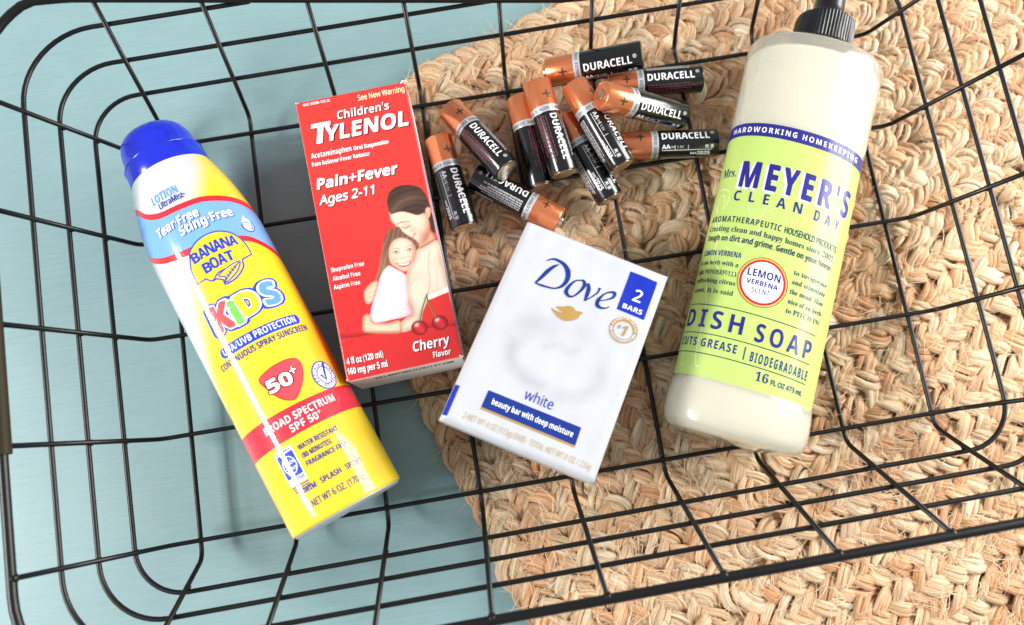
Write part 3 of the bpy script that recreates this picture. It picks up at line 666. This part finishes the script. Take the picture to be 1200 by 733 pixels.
side = prism_sides('side_panel', M_CRED, [(HX-.05, -HY+.3), (HX+.1, -HY+.3), (HX+.1, HY-.3), (HX-.05, HY-.3)], .3, HT-.45, tyl)
prism_sides('side_print', M_CWHT, [(HX, -HY+1), (HX+.2, -HY+1), (HX+.2, HY-1), (HX, HY-1)], 4, HT-6.5, side)
prism_sides('side_print', mat('ink_side_blue', (40, 92, 176), rough=.4), [(HX, -HY+14), (HX+.3, -HY+14), (HX+.3, HY-30), (HX, HY-30)], 22, HT-10, side)
endp = prism_sides('end_flap', M_CWHT, [(-HX+.4, -HY+.05), (-HX+.4, -HY-.25), (HX-.4, -HY-.25), (HX-.4, -HY+.05)], .4, HT-1.6, tyl)
PE = Printer(lambda x, y, h: (x, -HY-.25-h, y), endp)
I_BLK = mat('ink_black', (28, 28, 30), rough=.5)
PE.poly([rect(x, 28.5+rng.uniform(-.3, .3), x+w, 32.6) for x, w in zip(np.cumsum(rng.uniform(1.2, 2.2, 22))-16, rng.uniform(.5, 1.3, 22))], I_BLK, 2, 'lot_code')
prism_sides('end_flap', M_CWHT, [(-HX+.4, HY+.2), (-HX+.4, HY-.05), (HX-.4, HY-.05), (HX-.4, HY+.2)], .4, HT-1.6, tyl)
# torn, fluffy corners of the card
M_TEAR = mat('torn_card', (246, 240, 234), rough=.8)
for cx, cy, sz, nn in ((HX-.8, HY-.3, 1.5, 9), (-HX+.4, HY-.3, .8, 5), (HX-.6, -HY+.3, 1.0, 6), (-HX+.4, -HY+.4, .8, 5)):
    bmt = bmesh.new()
    for _ in range(nn):
        px, py = cx+rng.normal(0, sz*.6), cy+rng.normal(0, sz*.35); a = rng.uniform(0, 6.28); r = rng.uniform(.4, 1.0)*sz*.6
        vs = [bmt.verts.new(((px+r*math.cos(a+k*2.1)*rng.uniform(.5, 1.2))*MM, (py+r*math.sin(a+k*2.1)*rng.uniform(.5, 1.2))*MM, (HT-.15+rng.uniform(0, .7))*MM)) for k in range(3)]
        bmt.faces.new(vs)
    mt = bpy.data.meshes.new('torn_corner'); bmt.to_mesh(mt); bmt.free(); mt.materials.append(M_TEAR); o = link(bpy.data.objects.new('torn_corner', mt), tyl); o['kind'] = 'stuff'
tmap = lambda x, y, h: (x, y, HT+.15*math.sin(x*.11+1)*math.cos(y*.045)+.02+h)
PT = Printer(tmap, tyl, 6, 8)
I_CREAM = ink('cream', (252, 232, 190)); I_DRED = ink('shadow_red', (120, 10, 18))
def tt(s, x, y, h, x1, m=I_WHITE, **k): return PT.text(s, x, y, h, m, w=x1-x, **k)
def tts(s, x, y, h, x1, dx=.35, dy=-.4, **k):
    PT.text(s, x+dx, y+dy, h, I_DRED, w=x1-x, layer=2, **k); return PT.text(s, x, y, h, I_WHITE, w=x1-x, layer=3, **k)
tt('NDC 50580-123-30', -22.8, 64.2, 1.3, -10.1); tt('See New Warning', 2.9, 61.9, 2.7, 25.0, I_CREAM, st='sn', off=.012)
tts("Children's", -8.2, 54.7, 4.0, 16.5, shear=.12)
PT.text('T', -21.0+.5, 44.9-.5, 9.6, I_DRED, w=9.2, shear=.2, layer=2); PT.text('T', -21.0, 44.9, 9.6, I_WHITE, w=9.2, shear=.2, off=.012)
tts('YLENOL', -14.6, 45.1, 7.2, 23.6, .5, -.5, shear=.2, off=.014)
tt('Acetaminophen', -23.5, 38.1, 2.6, -4.6, shear=.05); tt('Oral Suspension', -3.6, 38.1, 2.0, 12.8, shear=.05, off=.01); tt('Pain Reliever-Fever Reducer', -23.7, 34.2, 2.0, 3.3, off=.006)
tts('Pain+Fever', -23.5, 22.9, 5.0, 14.6, shear=.2, off=.016); tts('Ages 2-11', -23.7, 15.4, 4.3, 2.4, .25, -.3, st='sn', shear=.22, off=.02)
tt('Ibuprofen Free', -24.1, -16.8, 2.0, -8.9, shear=.05); tt('Alcohol Free', -24.1, -20.9, 2.0, -11.4, shear=.05); tt('Aspirin Free', -24.3, -24.9, 2.0, -12.2, shear=.05)
tts('4 fl oz (120 ml)', -24.6, -59.6, 2.9, -8.3, .2, -.2, off=.004); tts('160 mg per 5 ml', -25.0, -64.2, 2.9, -7.2, .2, -.2, off=.004)
tts('Cherry', 5.2, -60.2, 4.4, 21.9, .3, -.4, shear=.18); tts('Flavor', 13.2, -64.7, 2.6, 21.4, .2, -.25, shear=.15)
# ------------------------------------------------------------------ soap bar pack
dov = thing('soap_bar_pack', 'white soap bar pack with blue band and gold bird printed on top', 'soap pack', (-1.8, -44.0, REST), -31.25)
DT = 57.0
def dov_w(y): return 33.9+(-y)*1.0/47
def dz(x, y):
    w = dov_w(y); ex = min(w-abs(x), 47.2-abs(y)); e = 3.0
    drop = 0 if ex >= e else e-math.sqrt(max(e*e-(e-ex)**2, 0))
    wr = .30*math.sin(.31*x+.12*y+1)*math.sin(.17*y-.2*x)+.16*math.sin(.55*x-.4*y)*max(0, (y-22)/25)*2.6+.12*math.sin(.8*x+.3*y)*max(0, (-y-34)/13)
    return DT-drop+wr*min(1, max(ex, 0)/4)
ns, nt_ = 71, 97
V = []; F = []; Cc = []; WH = np.array(lin((196, 198, 203)))
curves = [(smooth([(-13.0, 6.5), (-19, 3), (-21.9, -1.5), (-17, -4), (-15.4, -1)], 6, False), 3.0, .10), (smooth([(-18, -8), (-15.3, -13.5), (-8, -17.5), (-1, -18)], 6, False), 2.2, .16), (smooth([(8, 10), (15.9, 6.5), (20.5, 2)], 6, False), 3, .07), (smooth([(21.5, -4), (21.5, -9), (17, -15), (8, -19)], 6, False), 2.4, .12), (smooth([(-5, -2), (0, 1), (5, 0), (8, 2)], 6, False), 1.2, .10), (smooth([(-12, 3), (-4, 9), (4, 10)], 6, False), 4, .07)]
for j in range(nt_):
    y = -47.2+94.4*j/(nt_-1)
    for i in range(ns):
        s = -1+2*i/(ns-1); x = s*dov_w(y); V.append((x, y, dz(x, y)))
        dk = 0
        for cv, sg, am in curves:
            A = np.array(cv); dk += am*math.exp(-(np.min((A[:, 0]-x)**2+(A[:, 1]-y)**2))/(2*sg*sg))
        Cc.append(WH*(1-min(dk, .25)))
for j in range(nt_-1):
    for i in range(ns-1): F.append((j*ns+i, j*ns+i+1, (j+1)*ns+i+1, (j+1)*ns+i))
ring = [i for i in range(ns)]+[j*ns+ns-1 for j in range(1, nt_)]+[(nt_-1)*ns+i for i in range(ns-2, -1, -1)]+[j*ns for j in range(nt_-2, 0, -1)]
prev = ring
for z, bulge in ((DT-5, .25), (DT-16, .5), (DT/2, .2), (8, .4), (2.0, 0), (0, -2.0)):
    cur = []
    for r_ in ring:
        x, y, _ = V[r_]; L = math.hypot(x, y); k = 1+bulge/L
        cur.append(len(V)); V.append((x*k, y*k, z)); Cc.append(WH)
    for a in range(len(ring)):
        b = (a+1) % len(ring); F.append((prev[b], prev[a], cur[a], cur[b]))
    prev = cur
F.append(tuple(prev))
def wrap_nodes(nt, b):
    N = nt.nodes; L = nt.links; tc = N.new('ShaderNodeTexCoord'); n = N.new('ShaderNodeTexNoise'); n.inputs['Scale'].default_value = 55; n.inputs['Detail'].default_value = 3; n.inputs['Distortion'].default_value = .8
    L.new(tc.outputs['Object'], n.inputs['Vector']); bp = N.new('ShaderNodeBump'); bp.inputs['Strength'].default_value = .22; bp.inputs['Distance'].default_value = .002; L.new(n.outputs[0], bp.inputs['Height']); L.new(bp.outputs[0], b.inputs['Normal'])
M_WRAP = mat('glossy_wrap', rough=.3, attr=True, coat=.35, build=wrap_nodes)
wrap = mesh_obj('wrapper', V, F, M_WRAP, dov, True, Cc, sharp=60)
PD = Printer(lambda x, y, h: (x, y, dz(x, y)+.04+h), wrap, 1.0, 1.0)
D_NAVY = ink('soap_navy', (16, 46, 134)); D_BLUE = ink('soap_blue', (12, 42, 172)); D_GOLD = mat('ink_gold', (190, 150, 84), rough=.35, metal=.25); D_PALE = ink('label_pale_gold', (200, 176, 134))
# brush-script word: strokes of changing width
def brush(pts, wds, m, layer=3, k=8):
    P = np.array(smooth(pts, k, False)); W = 1.3*np.interp(np.linspace(0, 1, len(P)), np.linspace(0, 1, len(wds)), wds)
    T = np.gradient(P, axis=0); T /= np.linalg.norm(T, axis=1)[:, None]; N = np.stack([-T[:, 1], T[:, 0]], 1)*W[:, None]/2
    bm = bmesh.new(); a = [bm.verts.new((*q, 0)) for q in P+N]; b = [bm.verts.new((*q, 0)) for q in P-N]
    for i in range(len(P)-1): bm.faces.new((b[i], b[i+1], a[i+1], a[i]))
    bm.normal_update(); return bm
def brushes(lst, m, layer=3, name='lettering'):
    for pts, w in lst: PD.finish(brush(pts, w, m), name, m, .05*layer)
dcm = lambda L: [(-31.58+.06465*a+.02615*b, 46.07+.02664*a-.06648*b) for a, b in L]
# crop coordinates of the word -> face mm (measured affine)
brushes([
    (dcm([(183, 262), (150, 275), (110, 305), (75, 340), (38, 374)]), [.2, 1.0, 1.35, 1.1, .5]),
    (dcm([(38, 374), (75, 388), (120, 402), (160, 408), (205, 392), (235, 352), (238, 305), (215, 262), (175, 235), (140, 228), (106, 238)]), [.3, .7, .55, .5, .95, 1.5, 1.7, 1.2, .8, .55, .25]),
    (dcm([(325, 360), (285, 362), (245, 395), (228, 428), (245, 455), (275, 455), (315, 425), (340, 390), (335, 365), (318, 358)]), [.35, .5, 1.0, 1.35, .8, .5, .75, 1.25, .9, .4]),
    (dcm([(362, 378), (366, 410), (355, 450), (340, 485)]), [.7, 1.4, 1.2, .4]), (dcm([(340, 485), (385, 460), (420, 435), (436, 405)]), [.4, .4, .5, .8]),
    (dcm([(425, 485), (470, 480), (515, 465), (525, 440), (500, 432), (460, 445), (425, 480), (418, 510), (440, 528), (470, 530), (492, 520)]), [.3, .35, .8, 1.1, .6, .45, 1.2, 1.3, .7, .45, .25])], D_NAVY)
brd = dcm([(135, 527), (160, 541), (190, 553), (217, 557), (195, 545), (178, 530), (166, 518), (205, 519), (240, 515), (262, 521), (278, 533), (287, 548), (306, 548), (331, 560), (312, 571), (300, 589), (270, 604), (225, 606), (190, 592), (160, 563)])
PD.poly(smooth(brd, 3), D_GOLD, 3, 'printed_emblem'); 
PD.poly([(16.8, 42.6), (29.2, 42.4), (29.6, 24.8), (17.1, 24.9)], D_BLUE, 2, 'printed_block'); PD.text('2', 23.6, 31.0, 5.2, I_WHITE, st='sn', off=.012, align='C'); PD.text('BARS', 19.0, 26.4, 2.1, I_WHITE, w=8.8)
ec = (23.0, 17.3)
PD.poly([ell(*ec, 6.1, 5.6, 36, 5, 175)+ell(*ec, 4.5, 4.1, 36, 175, 5)], D_GOLD, 3, 'printed_emblem'); PD.poly([ell(*ec, 6.1, 5.6), ell(*ec, 5.8, 5.3)], D_GOLD, 3, 'printed_emblem'); PD.poly([ell(*ec, 4.5, 4.1), ell(*ec, 4.25, 3.85)], D_GOLD, 3, 'printed_emblem')
PD.arc_text('DERMATOLOGIST', *ec, 4.75, 165, 15, .85, I_WHITE, layer=5); PD.arc_text('RECOMMENDED', *ec, 5.55, 205, 335, .8, D_GOLD, inward=True)
PD.text('1', ec[0]+.4, ec[1]-2.3, 4.6, D_GOLD, st='sb', shear=.15, align='C'); PD.text('#', ec[0]-2.2, ec[1]-.2, 1.9, D_GOLD, align='C')
PD.text('white', -5.4, -25.6, 4.3, D_BLUE, w=12.6, st='sn'); PD.poly([(-20.2, -27.9), (21.4, -27.7), (21.8, -35.5), (-20.4, -35.5)], D_NAVY, 2, 'printed_band'); PD.poly([(-20.4, -35.5), (21.8, -35.5), (21.8, -36.4), (-20.4, -36.4)], D_GOLD, 2, 'printed_stripe')
PD.text('beauty bar with deep moisture', -17.0, -32.8, 2.5, I_WHITE, w=36.4, st='sb'); PD.text('2-NET WT 4 OZ (113g) BARS · TOTAL NET WT 8 OZ / 226g', -26.0, -42.6, 2.6, D_PALE, w=57, st='sn')
Printer(PD.map, wrap, .4, 2.0).poly([(-34.2, -31.0), (-32.2, -30.9), (-32.3, -44.4), (-34.5, -44.6)], D_BLUE, 5, 'printed_tab')

# ------------------------------------------------------------------ dish soap bottle
sop = thing('dish_soap_bottle', 'translucent dish soap bottle with lime green label and black ribbed cap', 'soap bottle', (74.5, -90.5, REST), 65.77-90)
BA, BB = 32.6, 21.0
def sup(t, a, b, e=.92):
    s, c = math.sin(t), math.cos(t); return a*math.copysign(abs(s)**e, s), b*math.copysign(abs(c)**e, c)
def soap_nodes(nt, b):
    N = nt.nodes; L = nt.links; tc = N.new('ShaderNodeTexCoord'); n = N.new('ShaderNodeTexNoise'); n.inputs['Scale'].default_value = 22; n.inputs['Detail'].default_value = 1.5
    L.new(tc.outputs['Object'], n.inputs['Vector']); bp = N.new('ShaderNodeBump'); bp.inputs['Strength'].default_value = .18; bp.inputs['Distance'].default_value = .003; L.new(n.outputs[0], bp.inputs['Height']); L.new(bp.outputs[0], b.inputs['Normal'])
    b.inputs['Transmission Weight'].default_value = .72; b.inputs['IOR'].default_value = 1.3
M_SOAP = mat('milky_plastic', (252, 248, 230), rough=.22, coat=.8, build=soap_nodes)
# (y, sideways scale, height scale): straight sides, rounded foot and shoulder, short neck
bp_ = [(-5.2, .55), (-5.0, .80), (-4.2, .90), (-2.4, .965), (0, 1.0), (4, 1.025), (12, 1.02), (17.0, 1.0), (17.8, .985), (18.4, .98), (143.4, .98), (144.0, .985), (146, 1.0), (165, 1.01), (182, 1.02), (187, 1.02), (189.5, 1.0), (191.4, .96), (192.8, .90), (193.8, .82), (194.6, .70), (195.2, .56), (196.4, .42), (199, .42)]
bp2 = []
for (y0, k0), (y1, k1) in zip(bp_, bp_[1:]):
    m_ = 18 if y1-y0 > 60 else (3 if y1-y0 > 6 else 1)
    for q in range(m_): bp2.append((y0+(y1-y0)*q/m_, k0+(k1-k0)*q/m_))
bp2.append(bp_[-1])
n = 112; V = []; F = []
for y, k in bp2:
    nb = sstep(193.6, 196.4, y)
    for q in range(n):
        t = 2*math.pi*q/n; x, z = sup(t, BA*k, BB*min(k, 1.02)); rn = 13.4*k/.42
        xr_, zr_ = rn*math.sin(t), rn*math.cos(t); x = x*(1-nb)+xr_*nb; z = z*(1-nb)+13.4*math.cos(t)*nb
        if y < 1 and k < .99: z = BB*(.98*k+.02)*math.copysign(abs(math.cos(t))**.92, math.cos(t))
        V.append((x, y, BB+z))
for i in range(len(bp2)-1):
    for q in range(n):
        l = (q+1) % n; F.append((i*n+q, i*n+l, (i+1)*n+l, (i+1)*n+q))
F.append(tuple(range(n))[::-1]); F.append(tuple((len(bp2)-1)*n+q for q in range(n)))
bot = mesh_obj('bottle_body', V, F, M_SOAP, sop, True)
# the milky soap inside, seen through the shell
V = []; F = []; lp = [(-1.2, .50), (-.8, .72), (.4, .82), (2.4, .87), (6, .895), (16, .90), (60, .885), (120, .885), (160, .90), (180, .90), (184, .87), (187, .78), (189, .6), (190, .4)]
for y, k in lp:
    for q in range(72): x, z = sup(2*math.pi*q/72, BA*k, BB*k*.985); V.append((x, y, BB+z))
for i in range(len(lp)-1):
    for q in range(72): l = (q+1) % 72; F.append((i*72+q, i*72+l, (i+1)*72+l, (i+1)*72+q))
F.append(tuple(range(72))[::-1]); F.append(tuple((len(lp)-1)*72+q for q in range(72)))
mesh_obj('liquid_soap', V, F, mat('milky_soap', (240, 241, 235), rough=.35, sss=.4), sop, True)
# arc length table round the label
tb = np.linspace(-math.pi, math.pi, 4001); XZ = np.array([sup(t, BA*.98, BB*.98) for t in tb]); al = np.concatenate([[0], np.cumsum(np.hypot(*np.diff(XZ, axis=0).T))]); al -= np.interp(0, tb, al)
def sopmap(x, y, h):
    t = float(np.interp(x, al, tb)); a, b = sup(t, BA*.98+h, BB*.98+h); return (a, y-.04*(x+7), BB+b)
PS = Printer(sopmap, bot, 1.6, None)
M_LIME = ink('lime_label', (186, 212, 114), .28)
lab = PS.poly(rect(-58, 17.6, 46, 136.0), M_LIME, 4, 'label', parent=sop)
PS.parent = lab
S_NAVY = ink('label_navy', (38, 36, 128), .3); S_LILAC = ink('label_lilac', (226, 224, 240), .3); S_TEXT = ink('label_text', (36, 48, 84), .4); S_LINE = ink('label_line', (214, 240, 160), .3)
PS.poly(rect(-58, 135.6, 46, 142.2), S_NAVY, 6, 'printed_band'); PS.text('HARDWORKING HOMEKEEPING', -37.6, 137.5, 2.7, I_WHITE, w=64.5, layer=8, sp=1.25)
PS.text('Mrs.', -38.4, 114.6, 4.3, S_NAVY, w=8.8, st='serif', layer=7, shear=.1)
for dx, dy, m, L, of in ((-.8, -.7, S_LILAC, 6, .03), (0, 0, S_NAVY, 7, .012)):
    PS.text("MEYER'S", -26.8+dx, 109.6+dy, 12.6, m, w=54.6, layer=L, off=of, sp=1.22)
PS.text('CLEAN', -28.0, 102.4, 5.0, S_NAVY, w=31.4, off=0, layer=7, sp=1.7); PS.text('DAY', 9.6, 101.8, 5.0, S_NAVY, w=14.2, layer=7, sp=1.7)
PS.text('AROMATHERAPEUTIC', -38.8, 91.6, 3.0, S_TEXT, w=35, layer=7, sp=1.15); PS.text('HOUSEHOLD PRODUCTS', -2.2, 91.6, 3.0, S_TEXT, w=27.6, st='sn', off=.012, layer=7)
PS.text('Creating clean and happy homes since 2001.', -39.0, 87.0, 2.7, S_TEXT, w=64.4, st='serif', layer=7); PS.text('Tough on dirt and grime. Gentle on your home.', -38.8, 82.3, 2.8, S_TEXT, w=63.6, layer=7, off=.005)
PS.text('LEMON VERBENA', -38.8, 74.9, 2.6, S_NAVY, w=20.6, layer=7)
for s_, y_, x_ in (('is an herb with a', 70.4, -18.5), ('light, WONDERFULLY', 65.8, -18.1), ('refreshing citrus', 61.6, -18.1), ('scent. It is said', 56.8, -18.1)): PS.text(s_, -39.8, y_, 2.2, S_TEXT, w=x_+39.8, st='serif', layer=7)
for s_, y_ in (('to invigorate', 74.0), ('and stimulate', 69.6), ('the mind. How', 65.0), ('nice of an herb', 60.4), ('to PITCH IN!', 56.0)): PS.text(s_, 5.9, y_, 2.3, S_TEXT, w=18.2, st='serif', layer=7)
cc = (-6.7, 66.2)
S_RED = ink('label_red', (212, 30, 44))
PS.poly([ell(*cc, 11.3, 11.6, 60), ell(*cc, 10.9, 11.2, 60)], ink('label_brown', (176, 84, 40)), 6, 'printed_ring'); PS.poly(ell(*cc, 10.3, 10.6, 60), S_RED, 6, 'printed_ring'); PS.poly(ell(*cc, 9.2, 9.5, 60), I_WHITE, 7, 'printed_disc')
PS.text('LEMON', cc[0], cc[1]+1.9, 3.5, S_NAVY, w=14.6, align='C', layer=9); PS.text('VERBENA', cc[0], cc[1]-1.8, 2.3, S_NAVY, w=14.0, align='C', layer=9); PS.text('SCENT', cc[0], cc[1]-5.4, 2.4, S_NAVY, w=8.0, st='sn', align='C', layer=9)
for y_ in (50.9, 37.4, 28.2): PS.poly(rect(-41, y_-.2, 23.4, y_+.2), S_TEXT, 6, 'printed_rule')
PS.text('DISH', -40.0, 40.2, 8.4, S_NAVY, w=29.4, layer=7, sp=1.25); PS.text('SOAP', -5.0, 39.2, 8.4, S_NAVY, w=27.6, layer=7, sp=1.25)
PS.text('CUTS GREASE', -40.4, 31.3, 3.9, S_NAVY, w=29.2, layer=7, sp=1.15); PS.poly(rect(-8.0, 29.6, -7.5, 35.6), S_NAVY, 7, 'printed_rule'); PS.text('BIODEGRADABLE', -5.0, 29.9, 4.4, S_NAVY, w=28.4, layer=7, sp=1.25)
PS.text('16', -1.0, 22.4, 4.0, S_NAVY, w=5.8, st='serif', layer=7); PS.text('FL OZ 473 mL', 6.2, 22.6, 2.2, S_NAVY, w=16.2, st='sn', off=.02, layer=7)
PS.strokes([smooth(L, 5, False) for L in (
    [(-35.5, 96.5), (-39.6, 101), (-40.2, 105.5), (-38, 108), (-35.0, 108.5), (-31.2, 106.9), (-30.6, 103), (-31.1, 100.8), (-32.9, 97.8)], [(-36, 96), (-37, 104), (-33.5, 105), (-32.6, 101)],
    [(-21, 104), (-20.4, 101), (-18.6, 96.4), (-15.8, 94.9), (-13.4, 97), (-12.7, 101), (-13, 104)], [(-11.5, 99.5), (-9.5, 99.8), (-9.0, 98.6)],
    [(-15, 94.8), (-13.4, 90), (-19.0, 81.2), (-25, 84), (-31, 85.6), (-36, 92)], [(-33, 92), (-31.8, 84), (-31.5, 75.7), (-33.5, 66.4), (-31, 58), (-29.4, 51.1), (-28.8, 40), (-29, 30), (-27.5, 22.5), (-25.8, 22)],
    [(-26, 79), (-20, 76), (-16, 74)], [(-31, 72), (-24, 66), (-18, 68)], [(-37, 29), (-36.6, 22.5), (-35, 22)])], .55, S_LINE, 5)
# cap: ribbed collar and spout
M_CAP = mat('black_plastic', (20, 20, 24), rough=.28, coat=.2)
nr = 56; V = []; F = []
yp = [(196.6, 1.0), (197.0, 1.02), (209.5, 1.0), (211.2, .97), (212.0, .90), (212.2, .5)]
m_ = nr*4
for y, k in yp:
    for q in range(m_):
        t = 2*math.pi*q/m_; r = 14.6*k-(0.38 if q % 4 in (2, 3) and 196.7 < y < 211 else 0)
        V.append((r*math.sin(t)+1.0, y, BB+r*math.cos(t)))
for i in range(len(yp)-1):
    for q in range(m_):
        l = (q+1) % m_; F.append((i*m_+q, i*m_+l, (i+1)*m_+l, (i+1)*m_+q))
F.append(tuple(range(m_))[::-1]); F.append(tuple((len(yp)-1)*m_+q for q in range(m_)))
col = mesh_obj('cap_collar', V, F, M_CAP, sop, True, sharp=25)
V, F = lathe([(9.4, 211.6), (9.2, 212.6), (8.2, 214), (7.6, 219), (7.2, 226), (6.9, 231), (7.6, 231.6), (7.6, 234), (6.0, 236), (3, 236.8), (.5, 237)], 48, zc=BB, x0=1.0)
mesh_obj('spout', V, F, M_CAP, sop, True, sharp=35)

# ------------------------------------------------------------------ AA batteries
M_COP = mat('copper_sleeve', (234, 138, 90), rough=.22, metal=.7, coat=.5); M_BBLK = mat('battery_black', (12, 12, 14), rough=.2, coat=.5)
M_BSIL = mat('battery_silver', (222, 224, 228), rough=.3, metal=.55); M_STEEL = mat('steel_terminal', (214, 206, 190), rough=.25, metal=1.0)
M_BRED = mat('ink_fine_red', (112, 52, 62), rough=.4); M_FINE = mat('ink_fine_grey', (176, 176, 176), rough=.4)
BR = 7.1
def blathe(prof, n=40):
    V, F = lathe([(r, y) for r, y in prof], n); V = np.array(V); return np.stack([V[:, 1], V[:, 0], V[:, 2]], 1), [tuple(f)[::-1] for f in F]
bparts = []
def badd(name, prof, m, n=40, sharp=40):
    V, F = blathe(prof, n); o = mesh_obj(name, V, F, m, None, True, sharp=sharp); bparts.append(o); return o
# local x runs from the plus end (-25.25) to the minus end (+25.25)
badd('positive_terminal', [(2.75, -25.25), (2.85, -25.0), (2.85, -23.9), (4.6, -23.85), (4.7, -23.6)], M_STEEL, 28)
badd('copper_end', [(4.2, -23.9), (6.2, -24.0), (6.8, -23.7), (BR, -23.1), (BR, -9.2)], M_COP)
badd('silver_band', [(BR+.01, -9.35), (BR+.02, -9.2), (BR+.02, -6.0), (BR+.01, -5.9)], M_BSIL)
badd('black_sleeve', [(BR, -6.05), (BR, 23.9), (6.9, 24.5), (6.4, 24.75), (5.9, 24.75)], M_BBLK)
badd('negative_terminal', [(5.95, 24.5), (6.0, 24.95), (5.6, 25.1), (5.0, 25.25), (1, 25.2)], M_STEEL, 28)
bmap = lambda x, y, h: (x, (BR+.02+h)*math.sin(y/BR), (BR+.02+h)*math.cos(y/BR))
PB = Printer(bmap, None, None, 1.3)
def bprint(o): 
    if o: bparts.append(o)
HALF = math.pi*BR
for yo in (0, HALF):
    bprint(PB.text('DURACELL', -4.3, yo-1.8, 3.7, I_WHITE, w=24.0, layer=1)); bprint(PB.text('®', 20.4, yo+.6, 1.7, I_WHITE, st='plain', layer=1))
    bprint(PB.poly([rect(-16.9, yo-.36, -12.9, yo+.36), rect(-15.26, yo-2.0, -14.54, yo-.36), rect(-15.26, yo+.36, -14.54, yo+2.0)], I_BLK, 1, 'plus_mark'))
bprint(PB.text('AA', -4.3, -6.6, 2.1, I_WHITE, layer=1)); bprint(PB.poly([rect(-4.3, -7.5, 21, -7.25), rect(2.2, -7.3, 2.4, -4.9), rect(8.8, -7.3, 9.0, -4.9)], I_WHITE, 1, 'printed_rule'))
bprint(PB.text('LR6', -.4, -6.3, 1.1, M_FINE, layer=1)); bprint(PB.text('1.5V', 3.2, -6.4, 1.2, M_FINE, layer=1)); bprint(PB.text('DEC', 10.2, -10.1, 1.3, I_WHITE, layer=1)); bprint(PB.text('2025', 13.6, -10.4, 2.1, I_WHITE, layer=1))
# two small ideographs (drawn stroke by stroke)
def ideo(x, y, s):
    G = [[(0, .9), (1, .9)], [(-.1, .55), (1.1, .55)], [(.45, .9), (.4, .5), (0, 0)], [(.6, .55), (.62, .1), (1.1, .05), (1.1, .25)]]
    H = [[(1.5, 1), (2.5, 1)], [(2, 1), (2, .62)], [(1.45, .62), (2.55, .62)], [(2, .6), (2, 0)], [(1.6, .4), (1.9, .3), (1.55, 0)], [(2.5, .45), (2.15, .3), (2.5, 0)]]
    return [[(x+a*s, y+b*s) for a, b in L] for L in G+H]
bprint(PB.strokes(ideo(17.4, -6.7, 1.7), .24, I_WHITE, 1, 'lettering'))
fl = []; rl = []
for k in range(5):
    for base, store, n_ in ((-13.0, fl, 1), (HALF-4.4, rl, 1), (HALF+4.6, fl, 1)):
        x = -4.0
        while x < 20-rng.uniform(0, 6):
            w = rng.uniform(.5, 2.2); y = base-1.25*k if base < HALF else base+1.25*k
            store.append(rect(x, y, x+w, y+.55)); x += w+rng.uniform(.3, .6)
bprint(PB.poly(fl, M_FINE, 1, 'fine_print')); bprint(PB.poly(rl, M_BRED, 1, 'fine_print'))
bm = bmesh.new()
for q in range(5):
    PB.text_bm('DURALOCK', -6.7, -HALF+2*HALF*q/5+.3, 1.6, 7.6, 'sb', 0, 0, 90, 'L', bm)
bm.normal_update(); bprint(PB.finish(bm, 'lettering', mat('ink_band_grey', (80, 84, 92), rough=.4), .05))
for o in bparts: COL.objects.unlink(o)
def battery(p0, p1, roll, label):
    a, b = np.array(p0), np.array(p1); c = (a+b)/2; dx = (b-a)/np.linalg.norm(b-a)
    X = Vector(dx); Z = Vector((0, 0, 1)); Y = Z.cross(X).normalized(); Z = X.cross(Y)
    M = Matrix((X, Y, Z)).transposed().to_4x4() @ Matrix.Rotation(-math.radians(roll), 4, 'X')
    M.translation = Vector((c+[0, 0, ZF])*MM)
    r = bpy.data.objects.new('battery', None); r.empty_display_size = .01; COL.objects.link(r); r.matrix_world = M
    r['label'] = label; r['category'] = 'battery'; r['group'] = 'AA batteries heaped in the basket'
    for o in bparts:
        k = o.copy(); COL.objects.link(k); k.parent = r; k.name = o.name.split('.')[0]
zb = 2*WR+BR
BATS = [
    ((-40.0, 78.1, zb), (-33.0, 28.1, zb), 24, 'battery lying alone alongside the red carton, copper end next to the printed headline'),
    ((-31.8, 92.0, zb), (-8.3, 49.3, 23.2), 190, 'slanted battery propped on another battery, next to the one along the red carton'),
    ((14.6, 23.9, zb), (-24.8, 54.2, zb), 158, 'battery with copper end pointing at the white soap pack, lettering upside down'),
    ((4.7, 92.9, zb), (7.4, 43.2, zb), 250, 'battery showing only fine print, half covered by one stacked over it'),
    ((12.6, 94.2, 21.8), (18.9, 44.4, 20.4), 200, 'top battery with plus mark, stacked across the fine print battery'),
    ((30.7, 91.1, 21.2), (47.4, 43.0, 21.8), 42, 'battery stacked on top, AA and 2025 uppermost, supporting the tilted battery'),
    ((24.6, 79.2, zb), (41.1, 31.4, zb), 52, 'underneath battery, AA and 2025 uppermost, copper end buried in the heap'),
    ((18.9, 102.4, 12.5), (67.4, 97.9, 26.0), -36, 'battery with whole copper end showing, resting on its neighbour at the edge of the heap'),
    ((48.9, 91.9, zb), (99.1, 88.6, zb), 176, 'battery pinned under two others, minus end free near the soap bottle shoulder'),
    ((40.0, 76.2, 35.6), (84.0, 68.6, 13.2), -30, 'tilted battery whose raised plus end shows the steel terminal'),
    ((50.0, 58.9, zb), (99.9, 53.0, zb), 14, 'battery pointing its minus end at the green label of the soap bottle'),
]
for a, b, r, l in BATS: battery(a, b, r, l)
for o in bparts: bpy.data.objects.remove(o)
